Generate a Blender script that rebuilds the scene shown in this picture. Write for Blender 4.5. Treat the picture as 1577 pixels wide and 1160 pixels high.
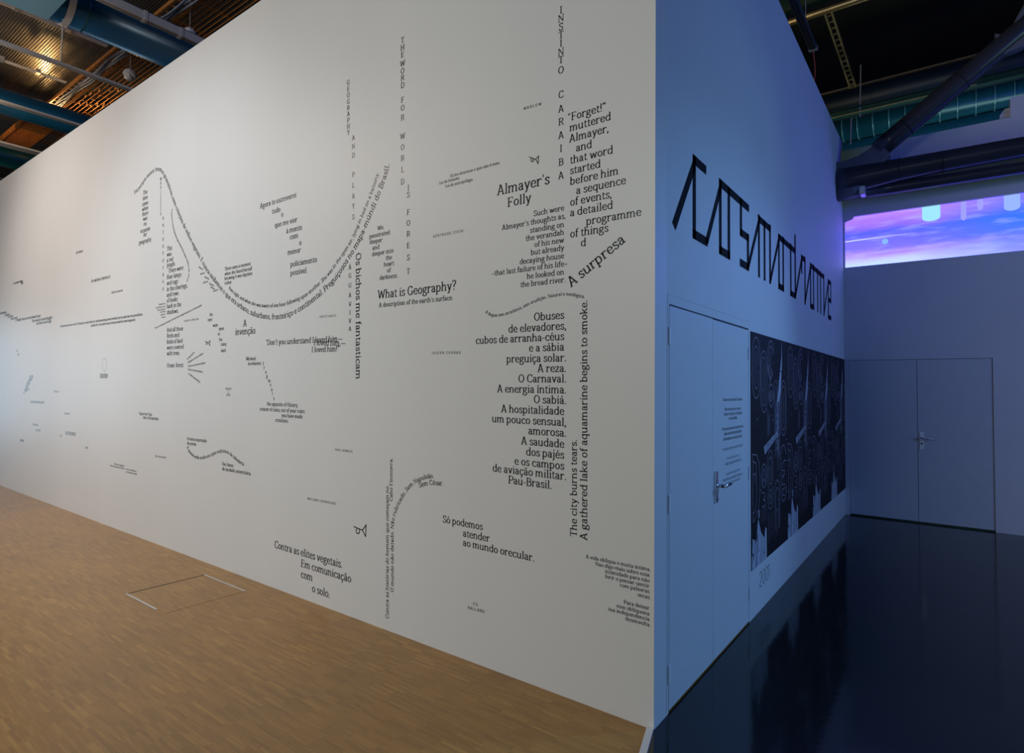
import bpy, math, random
import numpy as np
from mathutils import Vector, Matrix
random.seed(7)
for o in list(bpy.data.objects): bpy.data.objects.remove(o)
C = bpy.context.scene.collection
scene = bpy.context.scene
R = math.radians

# ---------------------------------------------------------------- camera
F_PX, CX, CY = 913.453, 788.5, 563.83
YAW, PITCH, ROLL = 0.64, 0.0363, 0.0114
CAM = np.array([1.1848, -2.7736, 1.65])
_fw = np.array([-math.sin(YAW), math.cos(YAW), 0.]); _rt = np.array([math.cos(YAW), math.sin(YAW), 0.]); _up = np.array([0, 0, 1.])
_fw, _up = _fw*math.cos(PITCH)+_up*math.sin(PITCH), _up*math.cos(PITCH)-_fw*math.sin(PITCH)
_rt, _up = _rt*math.cos(ROLL)+_up*math.sin(ROLL), _up*math.cos(ROLL)-_rt*math.sin(ROLL)
cd = bpy.data.cameras.new('camera'); cam = bpy.data.objects.new('camera', cd); C.objects.link(cam)
cd.sensor_fit = 'HORIZONTAL'; cd.sensor_width = 36; cd.lens = F_PX/1577*36
cd.shift_y = (CY-580)/1577; cd.clip_start = .05; cd.clip_end = 100
M = Matrix(((_rt[0], _up[0], -_fw[0], CAM[0]), (_rt[1], _up[1], -_fw[1], CAM[1]), (_rt[2], _up[2], -_fw[2], CAM[2]), (0, 0, 0, 1)))
cam.matrix_world = M
scene.camera = cam

def at(px, py, axis, val):
    """world point where the sight line of a photo pixel meets the plane axis = val"""
    v = _fw+_rt*(px-CX)/F_PX-_up*(py-CY)/F_PX
    return CAM+v*((val-CAM[axis])/v[axis])

# ---------------------------------------------------------------- world and lights
scene.view_settings.view_transform = 'Standard'; scene.view_settings.look = 'None'
scene.view_settings.exposure = 0; scene.view_settings.gamma = 1; scene.view_settings.use_curve_mapping = False
w = bpy.data.worlds.new('world'); scene.world = w; w.use_nodes = True
w.node_tree.nodes['Background'].inputs[0].default_value = (.72, .84, 1, 1)
w.node_tree.nodes['Background'].inputs[1].default_value = .055

def look(o, tgt):
    o.rotation_euler = (Vector(tgt)-o.location).to_track_quat('-Z', 'Y').to_euler()
def area(name, loc, tgt, sx, sy, power, col, spread=180):
    l = bpy.data.lights.new(name, 'AREA'); l.shape = 'RECTANGLE'; l.size = sx; l.size_y = sy; l.energy = power; l.color = col
    l.spread = R(spread)
    o = bpy.data.objects.new(name, l); C.objects.link(o); o.location = loc; look(o, tgt); return o
def spot(name, loc, tgt, power, col, ang=60, blend=.8, rad=.1):
    l = bpy.data.lights.new(name, 'SPOT'); l.energy = power; l.color = col; l.spot_size = R(ang); l.spot_blend = blend; l.shadow_soft_size = rad
    o = bpy.data.objects.new(name, l); C.objects.link(o); o.location = loc; look(o, tgt); return o

# gallery side (wooden floor): ceiling wash lights and daylight from the far end of the hall
area('gallery_wash', (-8.0, -5.0, 6.0), (-7.5, 0, 2.2), 5, 1.5, 189.5, (1.000, 0.858, 0.777))
area('gallery_ceiling_light', (-1.8, -7.5, 4.6), (-2.2, 0, .8), 3.2, 2, 206.2, (0.892, 0.994, 1.000))
spot('gallery_spot', (-5.2, -4.2, 6.2), (-5.2, 0, 1.6), 523.8, (0.795, 0.909, 1.000), 75, 1, .3)
spot('gallery_spot_far', (-9.5, -4.2, 6.2), (-9.0, 0, 2.6), 427.9, (1.000, 0.940, 0.858), 75, 1, .3)
area('hall_daylight', (-19.5, -2.5, 1.7), (-6, -2.3, 1.3), 3.4, 3.2, 109.6, (0.492, 0.760, 1.000))
spot('warm_ceiling_lamp', (-13.9, 1.12, 7.02), (-12.4, .72, 7.6), 80, (1, .62, .24), 130, 1, .06)
spot('warm_deck_lamp', (-9.2, -2.2, 5.3), (-12.9, .5, 7.6), 350, (1, .70, .40), 60, 1, .10)
spot('warm_ceiling_lamp_far', (-15.5, -1.5, 5.6), (-14.4, 1.2, 7.4), 230, (1, .52, .16), 70, 1, .10)
# dark side: two added fill lights out of view at the right, and blue spot lamps
area('side_fill_light', (8.5, 1.6, 2.8), (0, 2.0, 1.6), 3, 2.4, 80.0, (.46, 1.0, .42))
area('back_wall_fill', (8.3, .6, 4.2), (2.0, 6.3, 3.2), 1.1, 2, 194.4, (0.000, 0.000, 1.000))  # added out of view to lift the back wall
spot('blue_lamp_low', (4.6, 4.6, 4.6), (0, 1.0, .9), 490.0, (.206, .49, 1.0), 46, 1, .15)
spot('blue_lamp_title', (4.8, 3.6, 4.8), (0, 1.6, 2.9), 50.7, (0.455, 1.000, 0.892), 40, 1, .15)
area('next_room_light', (1.0, 8.4, 4.4), (0.8, 9.3, 6.3), 3, .5, 22, (.9, 1, .85))
spot('ladder_lamp', (-2.5, 4.0, 5.6), (-.6, 7.2, 7.0), 35, (1, .78, .45), 60, 1, .1)

# ---------------------------------------------------------------- materials
def mat(name, col, rough=.6, metal=0, var=0, scale=8, bump=0, bscale=60, spec=.5, stretch=(1, 1, 1)):
    m = bpy.data.materials.new(name); m.use_nodes = True; nt = m.node_tree; b = nt.nodes['Principled BSDF']
    b.inputs['Roughness'].default_value = rough; b.inputs['Metallic'].default_value = metal; b.inputs['Specular IOR Level'].default_value = spec
    b.inputs['Base Color'].default_value = (*col, 1)
    tc = nt.nodes.new('ShaderNodeTexCoord'); mp = nt.nodes.new('ShaderNodeMapping'); mp.inputs['Scale'].default_value = stretch
    nt.links.new(tc.outputs['Object'], mp.inputs[0])
    if var:
        n = nt.nodes.new('ShaderNodeTexNoise'); n.inputs['Scale'].default_value = scale; n.inputs['Detail'].default_value = 4
        nt.links.new(mp.outputs[0], n.inputs['Vector'])
        r = nt.nodes.new('ShaderNodeValToRGB'); r.color_ramp.elements[0].position = .3; r.color_ramp.elements[1].position = .7
        r.color_ramp.elements[0].color = (*[c*(1-var) for c in col], 1); r.color_ramp.elements[1].color = (*[min(1, c*(1+var)) for c in col], 1)
        nt.links.new(n.outputs['Fac'], r.inputs[0]); nt.links.new(r.outputs[0], b.inputs['Base Color'])
    if bump:
        n = nt.nodes.new('ShaderNodeTexNoise'); n.inputs['Scale'].default_value = bscale; n.inputs['Detail'].default_value = 3
        nt.links.new(mp.outputs[0], n.inputs['Vector'])
        bp = nt.nodes.new('ShaderNodeBump'); bp.inputs['Strength'].default_value = bump; bp.inputs['Distance'].default_value = .01
        nt.links.new(n.outputs['Fac'], bp.inputs['Height']); nt.links.new(bp.outputs[0], b.inputs['Normal'])
    return m
def emit(name, col, s):
    m = bpy.data.materials.new(name); m.use_nodes = True; nt = m.node_tree; nt.nodes.clear()
    e = nt.nodes.new('ShaderNodeEmission'); e.inputs[0].default_value = (*col, 1); e.inputs[1].default_value = s
    o = nt.nodes.new('ShaderNodeOutputMaterial'); nt.links.new(e.outputs[0], o.inputs[0]); return m

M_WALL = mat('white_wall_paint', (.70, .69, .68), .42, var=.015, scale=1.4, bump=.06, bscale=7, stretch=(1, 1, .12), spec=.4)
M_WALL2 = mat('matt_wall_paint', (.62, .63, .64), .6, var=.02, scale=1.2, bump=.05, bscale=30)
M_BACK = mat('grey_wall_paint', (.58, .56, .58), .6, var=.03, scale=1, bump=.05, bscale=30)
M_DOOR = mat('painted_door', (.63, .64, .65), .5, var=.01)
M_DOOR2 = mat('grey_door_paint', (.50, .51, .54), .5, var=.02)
M_HINGE = mat('pale_hinge_paint', (.80, .80, .80), .35, .1)
M_GAP = mat('dark_gap', (.01, .01, .01), .9)
M_VINYL = mat('black_vinyl', (.016, .016, .018), .24, spec=.16)
M_PAINTBLK = mat('black_title_vinyl', (.006, .006, .008), .8, spec=.12)
M_THIN = mat('grey_vinyl', (.10, .11, .12), .5)
M_CHROME = mat('brushed_chrome', (.75, .76, .78), .18, 1)
M_STEEL = mat('satin_steel', (.55, .56, .58), .32, .6)
M_ALU = mat('aluminium_strip', (.72, .74, .76), .35, .7)
M_TEAL = mat('teal_duct_paint', (.004, .060, .14), .26, .1, var=.15, scale=3, spec=.6)
M_TEALD = mat('dark_teal_duct_paint', (.005, .085, .125), .3, .3, var=.15, scale=3)
M_TEALR = mat('teal_rib_edge', (.10, .30, .32), .35, .2)
M_LBLUE = mat('light_blue_duct_paint', (.13, .37, .52), .4, 0, var=.05, scale=2)
M_DECK = mat('corrugated_galvanised_deck', (.24, .21, .18), .30, .8, var=.2, scale=1.2)
M_BLACK = mat('black_soffit', (.004, .004, .005), .8, var=.3, scale=2)
M_RAIL = mat('white_rail_paint', (.50, .48, .46), .5, var=.03)
M_ORANGE = mat('orange_tray', (.55, .22, .05), .45, .5, var=.25, scale=9)
M_CABLE = mat('grey_blue_cable', (.15, .18, .24), .5, 0, var=.4, scale=30)
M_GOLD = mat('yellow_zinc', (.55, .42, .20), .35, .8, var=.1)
M_GREEN = mat('green_beam', (.006, .05, .03), .4, .2, var=.1)
M_NAVY = mat('navy_duct', (.003, .014, .026), .45, .2, var=.2, scale=2)
M_TRUSS = mat('grey_truss_paint', (.06, .06, .07), .22, .35, var=.12, scale=3, bump=.08, bscale=5)
M_CAST = mat('cast_steel_node', (.12, .12, .13), .6, .1, var=.12, scale=9, bump=.3, bscale=40)
M_RED = mat('red_cable', (.35, .04, .02), .5)
M_FOIL = mat('crumpled_plastic', (.55, .55, .56), .5, 0, var=.15, scale=20, bump=.5, bscale=30)
M_POSTER = mat('poster_ink', (.012, .008, .011), .6, var=.25, scale=3, spec=.2)
M_LINE = mat('poster_line_print', (.30, .27, .36), .45, var=.2, scale=6)
M_LINE2 = mat('poster_bright_print', (.42, .42, .50), .45, var=.3, scale=9)
M_HAND = mat('poster_hand_print', (.42, .44, .52), .45, var=.12, scale=8)

# parquet of narrow staves 0.16 x 0.02
def wood():
    m = bpy.data.materials.new('oak_stave_parquet'); m.use_nodes = True; nt = m.node_tree; b = nt.nodes['Principled BSDF']
    N = lambda t: nt.nodes.new('ShaderNode'+t); L = nt.links.new
    def math_(op, a, bb=None):
        n = N('Math'); n.operation = op
        for i, v in enumerate((a, bb)):
            if v is None: continue
            if isinstance(v, (int, float)): n.inputs[i].default_value = v
            else: L(v, n.inputs[i])
        return n.outputs[0]
    tc = N('TexCoord'); s = N('SeparateXYZ'); L(tc.outputs['Object'], s.inputs[0]); x, y = s.outputs[0], s.outputs[1]
    row = math_('FLOOR', math_('DIVIDE', y, .018))
    blk = math_('FLOOR', math_('DIVIDE', row, 7))
    wn = N('TexWhiteNoise'); wn.noise_dimensions = '1D'; L(blk, wn.inputs['W'])
    wr = N('TexWhiteNoise'); wr.noise_dimensions = '1D'; L(row, wr.inputs['W'])
    xs = math_('ADD', x, math_('ADD', math_('MULTIPLY', wn.outputs['Value'], .16), math_('MULTIPLY', wr.outputs['Value'], .05)))
    xc = math_('DIVIDE', xs, .16); col = math_('FLOOR', xc)
    cx = N('CombineXYZ'); L(col, cx.inputs[0]); L(row, cx.inputs[1])
    w2 = N('TexWhiteNoise'); w2.noise_dimensions = '2D'; L(cx.outputs[0], w2.inputs['Vector'])
    r = N('ValToRGB'); cr = r.color_ramp
    cr.elements[0].position = 0; cr.elements[0].color = (0.2858, 0.1378, 0.0278, 1)
    cr.elements[1].position = 1; cr.elements[1].color = (0.4272, 0.2215, 0.0467, 1)
    for p, c in ((.25, (0.3141, 0.1519, 0.0307, 1)), (.6, (0.3406, 0.1667, 0.0341, 1)), (.92, (0.3698, 0.1848, 0.0387, 1))):
        e = cr.elements.new(p); e.color = c
    L(w2.outputs['Value'], r.inputs[0])
    mp = N('Mapping'); mp.inputs['Scale'].default_value = (5, 130, 1); L(tc.outputs['Object'], mp.inputs[0])
    g = N('TexNoise'); g.inputs['Scale'].default_value = 1.5; g.inputs['Detail'].default_value = 5; L(mp.outputs[0], g.inputs['Vector'])
    big = N('TexNoise'); big.inputs['Scale'].default_value = .9; big.inputs['Detail'].default_value = 3; L(tc.outputs['Object'], big.inputs['Vector'])
    mx = N('MixRGB'); mx.blend_type = 'MULTIPLY'; mx.inputs[0].default_value = 1; L(r.outputs[0], mx.inputs[1])
    gm = math_('ADD', math_('MULTIPLY', g.outputs['Fac'], .8), math_('MULTIPLY', big.outputs['Fac'], .6))
    gm = math_('ADD', gm, .27); cc = N('CombineXYZ'); L(gm, cc.inputs[0]); L(gm, cc.inputs[1]); L(gm, cc.inputs[2]); L(cc.outputs[0], mx.inputs[2])
    # joints
    fy = math_('FRACT', math_('DIVIDE', y, .018)); fx = math_('FRACT', xc)
    j = math_('MAXIMUM', math_('LESS_THAN', fy, .06), math_('LESS_THAN', fx, .012))
    m2 = N('MixRGB'); L(math_('MULTIPLY', j, .3), m2.inputs[0]); L(mx.outputs[0], m2.inputs[1]); m2.inputs[2].default_value = (.06, .03, .012, 1)
    L(m2.outputs[0], b.inputs['Base Color'])
    b.inputs['Roughness'].default_value = .30; b.inputs['Specular IOR Level'].default_value = .52
    bp = N('Bump'); bp.inputs['Strength'].default_value = .25; bp.inputs['Distance'].default_value = .004
    L(math_('SUBTRACT', w2.outputs['Value'], math_('MULTIPLY', j, 1.5)), bp.inputs['Height']); L(bp.outputs[0], b.inputs['Normal'])
    return m
M_WOOD = wood()
def darkfloor():
    m = mat('glossy_dark_floor', (.004, .007, .006), .10, 0, var=.15, scale=1.5, spec=.38)
    nt = m.node_tree; b = nt.nodes['Principled BSDF']
    tc = nt.nodes.new('ShaderNodeTexCoord'); n = nt.nodes.new('ShaderNodeTexNoise'); n.inputs['Scale'].default_value = 2.2; n.inputs['Detail'].default_value = 4
    nt.links.new(tc.outputs['Object'], n.inputs['Vector'])
    bp = nt.nodes.new('ShaderNodeBump'); bp.inputs['Strength'].default_value = .10; bp.inputs['Distance'].default_value = .02
    nt.links.new(n.outputs['Fac'], bp.inputs['Height']); nt.links.new(bp.outputs[0], b.inputs['Normal'])
    return m
M_FLOOR = darkfloor()

# ---------------------------------------------------------------- mesh helpers
class MB:
    def __init__(s): s.v = []; s.f = []
    def add(s, vs, fs):
        k = len(s.v); s.v += [tuple(map(float, p)) for p in vs]; s.f += [tuple(i+k for i in f) for f in fs]; return s
    def box(s, x0, x1, y0, y1, z0, z1, b=0):
        if b:
            v = []; 
            for z, i in ((z0, b), (z0+b, 0), (z1-b, 0), (z1, b)):
                v += [(x0+i, y0+i, z), (x1-i, y0+i, z), (x1-i, y1-i, z), (x0+i, y1-i, z)]
            f = [(3, 2, 1, 0), (12, 13, 14, 15)]
            for r in range(3):
                for q in range(4): f.append((r*4+q, r*4+(q+1) % 4, r*4+4+(q+1) % 4, r*4+4+q))
            return s.add(v, f)
        v = [(x0, y0, z0), (x1, y0, z0), (x1, y1, z0), (x0, y1, z0), (x0, y0, z1), (x1, y0, z1), (x1, y1, z1), (x0, y1, z1)]
        return s.add(v, [(3, 2, 1, 0), (4, 5, 6, 7), (0, 1, 5, 4), (1, 2, 6, 5), (2, 3, 7, 6), (3, 0, 4, 7)])
    def tube(s, pts, r, n=12, caps=True):
        pts = [Vector(p) for p in pts]; rs = r if isinstance(r, (list, tuple)) else [r]*len(pts)
        vs = []; fs = []; ref = None
        for i, p in enumerate(pts):
            t = (pts[min(i+1, len(pts)-1)]-pts[max(i-1, 0)]).normalized()
            if ref is None: ref = Vector((0, 0, 1)) if abs(t.z) < .9 else Vector((1, 0, 0))
            a = t.cross(ref).normalized(); b = a.cross(t).normalized()
            for k in range(n):
                q = 2*math.pi*k/n; vs.append(p+(a*math.cos(q)+b*math.sin(q))*rs[i])
        for i in range(len(pts)-1):
            for k in range(n): fs.append((i*n+k, i*n+(k+1) % n, (i+1)*n+(k+1) % n, (i+1)*n+k))
        if caps: fs.append(tuple(range(n-1, -1, -1))); fs.append(tuple((len(pts)-1)*n+k for k in range(n)))
        return s.add(vs, fs)
    def prism(s, poly, d):
        """poly: 3D points, extruded by vector d"""
        n = len(poly); d = Vector(d); a = [Vector(p) for p in poly]; b = [p+d for p in a]
        return s.add(a+b, [tuple(range(n)), tuple(range(2*n-1, n-1, -1))]+[(i, (i+1) % n+0, (i+1) % n+n, i+n)[::-1] for i in range(n)])
    def build(s, name, m, parent=None, smooth=False, kind=None):
        me = bpy.data.meshes.new(name); me.from_pydata(s.v, [], s.f); me.materials.append(m); me.update()
        if smooth:
            for p in me.polygons: p.use_smooth = len(p.vertices) <= 4
        o = bpy.data.objects.new(name, me); C.objects.link(o)
        if parent: o.parent = parent
        if kind: o['kind'] = kind
        return o
def tag(o, label, cat, group=None):
    o['label'] = label; o['category'] = cat
    if group: o['group'] = group
    return o
def empty(name, loc=(0, 0, 0)):
    o = bpy.data.objects.new(name, None); C.objects.link(o); o.location = loc; o.empty_display_size = .1; return o
def struct(o): o['kind'] = 'structure'; return o
def rel(parent, o):
    """keep world position of o when hung under an Empty that is not at the origin"""
    o.parent = parent; o.matrix_parent_inverse = Matrix.Translation(parent.location).inverted(); return o

# ---------------------------------------------------------------- setting
HW = 5.06      # height of the partition
LB = 6.35      # distance of the back wall
BS = .27   # the joint between the two floors runs a little askew
struct(MB().prism([(-21, -12, -.2), (12*BS, -12, -.2), (0, 0, -.2), (0, 16, -.2), (-21, 16, -.2)], (0, 0, .2)).build('floor', M_WOOD))
struct(MB().prism([(12*BS, -12, -.2), (9, -12, -.2), (9, 16, -.2), (0, 16, -.2), (0, 0, -.2)], (0, 0, .2)).build('floor', M_FLOOR))
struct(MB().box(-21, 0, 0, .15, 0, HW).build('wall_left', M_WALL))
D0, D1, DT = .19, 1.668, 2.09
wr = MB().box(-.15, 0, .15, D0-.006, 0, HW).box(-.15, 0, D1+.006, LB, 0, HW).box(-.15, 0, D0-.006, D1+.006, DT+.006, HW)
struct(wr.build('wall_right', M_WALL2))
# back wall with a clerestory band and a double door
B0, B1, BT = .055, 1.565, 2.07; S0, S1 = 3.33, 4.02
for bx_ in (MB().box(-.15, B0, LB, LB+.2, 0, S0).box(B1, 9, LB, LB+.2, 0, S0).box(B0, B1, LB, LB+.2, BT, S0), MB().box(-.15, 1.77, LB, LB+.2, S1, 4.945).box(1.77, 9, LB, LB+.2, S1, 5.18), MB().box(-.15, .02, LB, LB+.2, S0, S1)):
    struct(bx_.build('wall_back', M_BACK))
struct(MB().prism([(.02, LB-.001, 3.955), (.11, LB-.001, 3.985), (.135, LB-.001, 4.02), (.02, LB-.001, 4.02)], (0, .03, 0)).build('trim_1', M_BACK))
# ceiling: fine corrugated deck over the gallery, black soffit over the dark side
d = MB(); ys = []; y = -4.0
while y < 3.0: ys += [(y, 0), (y+.012, 0), (y+.02, .016), (y+.032, .016)]; y += .04
ys = [(-12, 0)]+ys+[(16, 0)]
vs = []; fs = []
for i, (yy, dz) in enumerate(ys): vs += [(-24, yy, 7.6+dz), (-5.5, yy, 7.6+dz)]
for i in range(len(ys)-1): fs.append((2*i, 2*i+2, 2*i+3, 2*i+1))
d.add(vs, fs); struct(d.build('ceiling', M_DECK))
struct(MB().box(-5.5, 9, -12, 16, 8.6, 8.7).build('ceiling', M_BLACK))
struct(MB().box(-5.5, 9, 16, 16.1, 3, 8.6).build('wall_far', M_BLACK))
struct(MB().box(-21.2, -21, -12, 16, 0, 7.6).build('wall_end', M_WALL))
# floor details: metal threshold strip between the two floors
a, b_ = at(1006, 1126, 2, 0), at(985, 1160, 2, 0)
struct(MB().prism([(-.034, -.003, 0), (0, -.003, 0), (8*BS, -8, 0), (8*BS-.036, -8, 0)], (0, 0, .010)).build('trim_2', M_ALU))
# floor hatch with metal edge strips
h = empty('floor_hatch', (-3.7, -.49, 0)); tag(h, 'square access hatch let into the wooden parquet close to the lettered wall', 'hatch')
rel(h, MB().box(-4.02, -3.375, -.785, -.19, -.002, .0015).build('hatch_panel', M_WOOD))
for z in (-.79, -.187): rel(h, MB().box(-4.03, -3.50 if z < -.5 else -3.37, z-.006, z+.006, 0, .004).build('edge_strip', M_ALU))
rel(h, MB().box(-4.034, -4.026, -.79, -.187, 0, .002).build('dark_joint', M_GAP))
# doors
def hinge(parent, p, axis, ln=.095):
    o = MB().box(0.0005, .007, p[1]-.013, p[1]+.013, p[2]-ln/2, p[2]+ln/2, .002).build('hinge', M_HINGE); rel(parent, o)
d1 = empty('door_1', (0, .93, 0)); d1['kind'] = 'structure'
SP = .885
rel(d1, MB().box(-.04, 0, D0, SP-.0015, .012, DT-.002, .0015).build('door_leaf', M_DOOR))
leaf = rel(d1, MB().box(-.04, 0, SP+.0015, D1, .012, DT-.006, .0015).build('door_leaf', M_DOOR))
rel(d1, MB().box(-.06, -.05, D0, D1, 0, DT).build('door_stop', M_GAP))
rel(d1, MB().box(0, .0015, D0-.03, D0-.027, .02, DT+.06).box(0, .0015, D0-.03, D1+.03, DT+.055, DT+.058).build('frame_line', M_DOOR))
for py in (518, 775, 1035): p = at(1033, py, 0, 0); hinge(d1, (.006, D0-.004, p[2]), 0)
for py in (545, 728, 913): p = at(1155, py, 0, 0); hinge(d1, (.006, D1+.004, p[2]), 0)
# chrome plate and lever
pt, pb = at(1101, 726, 0, 0)[2], at(1101, 775, 0, 0)[2]
hc = (pt+pb)/2
rel(leaf, MB().box(0.0005, .012, .908, .948, pb, pt, .004).build('handle_plate', M_CHROME))
lv = MB().tube([(.01, .928, hc+.01), (.055, .928, hc+.01)], .011, 12).tube([(.055, .922, hc+.01), (.058, .96, hc+.012), (.058, 1.045, hc+.012)], [.012, .012, .010], 12)
rel(leaf, lv.build('lever', M_CHROME, smooth=True))
rel(leaf, MB().tube([(.012, .928, hc-.07), (.02, .928, hc-.07)], .009, 12).build('lock_cylinder', M_STEEL))
d2 = empty('door_2', (.8, LB, 0)); d2['kind'] = 'structure'
SB = .812
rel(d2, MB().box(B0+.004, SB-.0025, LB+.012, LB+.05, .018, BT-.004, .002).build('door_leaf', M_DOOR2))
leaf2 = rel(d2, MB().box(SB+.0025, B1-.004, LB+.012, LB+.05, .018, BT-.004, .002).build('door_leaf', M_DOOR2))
rel(d2, MB().box(B0-.02, B1+.02, LB+.1, LB+.11, 0, BT+.02).build('door_stop', M_GAP))
p0, p1 = at(1416.5, 665, 1, LB+.012), at(1423, 693, 1, LB+.012)
rel(leaf2, MB().box(p0[0], p1[0], LB+.004, LB+.012, p1[2], p0[2], .003).build('handle_plate', M_HINGE))
q = at(1419, 674.5, 1, LB+.0)
rel(leaf2, MB().tube([(q[0], LB+.008, q[2]), (q[0], LB-.045, q[2]), (q[0]+.03, LB-.05, q[2]-.001), (q[0]+.125, LB-.05, q[2]-.012)], .009, 10).build('lever', M_STEEL, smooth=True))
q2 = at(1419.5, 683.5, 1, LB)
rel(leaf2, MB().tube([(q2[0], LB+.006, q2[2]), (q2[0], LB-.002, q2[2])], .011, 12).build('keyhole', M_GAP))
rel(d2, MB().box(B0, B1, LB+.02, LB+.05, 0, .016).build('door_sill', M_GREEN))

# ---------------------------------------------------------------- slab-serif stroke alphabet
W2, H2 = 49, 31
def cr(pts, n=5):
    P = [np.array(p, float) for p in pts]; P = [2*P[0]-P[1]]+P+[2*P[-1]-P[-2]]; out = []
    for i in range(1, len(P)-2):
        for k in range(n):
            t = k/n; out.append(.5*((2*P[i])+(-P[i-1]+P[i+1])*t+(2*P[i-1]-5*P[i]+4*P[i+1]-P[i+2])*t*t+(-P[i-1]+3*P[i]-3*P[i+1]+P[i+2])*t**3))
    out.append(P[-2]); return out
def pen(pts, w=W2, h=H2):
    q = []
    L_, R_ = [], []
    for i, p in enumerate(pts):
        a = pts[max(0, i-1)]; b = pts[min(len(pts)-1, i+1)]; t = np.array(b, float)-np.array(a, float); t /= (np.linalg.norm(t)+1e-9)
        n = np.array([-t[1], t[0]]); o = np.array([w*w*n[0], h*h*n[1]])/math.sqrt((w*n[0])**2+(h*n[1])**2+1e-9)
        L_.append(np.array(p)+o); R_.append(np.array(p)-o)
    for i in range(len(pts)-1): q.append([R_[i], R_[i+1], L_[i+1], L_[i]])
    return q
def ring(cx, cy, rx, ry, n=20, w=W2, h=H2):
    pts = [(cx+rx*math.cos(2*math.pi*k/n), cy+ry*math.sin(2*math.pi*k/n)) for k in range(n)]
    pts = [pts[-1]]+pts+pts[:2]; return pen(pts, w, h)[1:-1]
def V(x, y0, y1, w=W2): return [[(x-w, y0), (x+w, y0), (x+w, y1), (x-w, y1)]]
def Hb(x0, x1, y, h=H2): return [[(x0, y-h), (x1, y-h), (x1, y+h), (x0, y+h)]]
def F0(x0, x1, y=0): return [[(x0, y), (x1, y), (x1, y+44), (x0, y+44)]]
def T0(x0, x1, y): return [[(x0, y-44), (x1, y-44), (x1, y), (x0, y)]]
def S(*p): return pen(cr(p))
def P_(*p): 
    q = []
    for i in range(len(p)-1): q += pen([p[i], p[i+1]])
    return q
def DOT(x, y, r=46): return [[(x-r, y-r), (x+r, y-r), (x+r, y+r), (x-r, y+r)]]
G = {}
def g(c, adv, *parts): G[c] = (adv, [q for p in parts for q in p])
X = 480
g(' ', 250)
g('a', 500, S((95, 345), (130, 430), (225, 458), (320, 430), (350, 340)), V(350, 60, 345), S((350, 90), (385, 28), (450, 30)), S((350, 275), (230, 265), (125, 225), (90, 140), (125, 50), (205, 22), (290, 55), (350, 120)))
g('b', 565, V(115, 0, 715), T0(20, 115, 715), S((115, 350), (180, 430), (290, 458), (405, 400), (448, 240), (405, 80), (290, 22), (180, 50), (115, 130)))
g('c', 480, S((405, 370), (350, 440), (260, 458), (135, 400), (85, 240), (135, 75), (265, 22), (365, 45), (430, 115)), V(412, 320, 455, 22))
g('d', 575, V(440, 0, 715), T0(340, 440, 715), F0(440, 530), S((440, 350), (380, 430), (270, 458), (145, 400), (90, 240), (145, 80), (260, 22), (375, 50), (440, 130)))
g('e', 500, Hb(95, 415, 245, 20), S((412, 245), (395, 385), (260, 460), (130, 395), (88, 235), (135, 75), (270, 20), (375, 48), (435, 120)))
g('f', 340, S((345, 665), (285, 705), (195, 670), (155, 550)), V(155, 0, 560), F0(60, 255), Hb(50, 300, 456))
g('g', 520, ring(235, 320, 140, 138, 16), S((150, 205), (95, 145), (130, 90), (300, 70), (420, 15), (435, -80), (370, -165), (230, -195), (90, -155), (65, -75), (140, 30)), S((350, 410), (410, 455), (480, 440)))
g('h', 590, V(115, 0, 715), T0(20, 115, 715), F0(25, 205), S((115, 330), (190, 425), (295, 458), (400, 420), (440, 300)), V(440, 0, 305), F0(355, 540))
g('i', 290, V(148, 0, X), T0(50, 148, X), F0(50, 245), DOT(142, 635))
g('ı', 290, V(148, 0, X), T0(50, 148, X), F0(50, 245))
g('j', 290, V(150, -60, X), T0(50, 150, X), S((150, -60), (120, -160), (20, -190)), DOT(145, 635))
g('k', 560, V(115, 0, 715), T0(20, 115, 715), F0(25, 205), P_((440, 465), (120, 200)), P_((235, 300), (450, 15)), T0(340, 510, X), F0(365, 545))
g('l', 295, V(148, 0, 715), T0(50, 148, 715), F0(50, 245))
g('m', 870, V(115, 0, X), T0(20, 115, X), F0(25, 205), S((115, 330), (180, 425), (275, 458), (370, 420), (405, 300)), V(405, 0, 305), F0(330, 485), S((405, 330), (475, 425), (570, 458), (670, 420), (705, 300)), V(705, 0, 305), F0(625, 805))
g('n', 590, V(115, 0, X), T0(20, 115, X), F0(25, 205), S((115, 330), (190, 425), (295, 458), (400, 420), (440, 300)), V(440, 0, 305), F0(355, 540))
g('o', 530, ring(265, 240, 178, 218))
g('p', 570, V(115, -215, X), T0(20, 115, X), F0(25, 215, -215), S((115, 350), (180, 430), (290, 458), (405, 400), (448, 240), (405, 80), (290, 22), (180, 50), (115, 130)))
g('q', 570, V(440, -215, X), T0(440, 520, X), F0(350, 530, -215), S((440, 350), (380, 430), (270, 458), (145, 400), (90, 240), (145, 80), (260, 22), (375, 50), (440, 130)))
g('r', 440, V(120, 0, X), T0(20, 120, X), F0(25, 235), S((120, 310), (190, 420), (285, 456), (390, 440)), V(385, 365, 465, 26))
g('s', 430, S((350, 370), (310, 435), (215, 460), (120, 420), (105, 345), (165, 280), (270, 228), (350, 165), (335, 65), (220, 18), (110, 55), (75, 130)), V(362, 345, 455, 20))
g('t', 355, V(150, 110, 600, 36), S((150, 120), (185, 32), (260, 22), (325, 60)), Hb(50, 310, 456))
g('u', 590, V(115, 150, X), T0(20, 115, X), S((115, 160), (150, 50), (250, 20), (365, 60), (440, 150)), V(440, 0, X), T0(350, 440, X), F0(440, 530))
g('v', 520, P_((95, 470), (262, 8)), P_((430, 470), (262, 8)), T0(15, 195, X), T0(345, 505, X))
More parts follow.
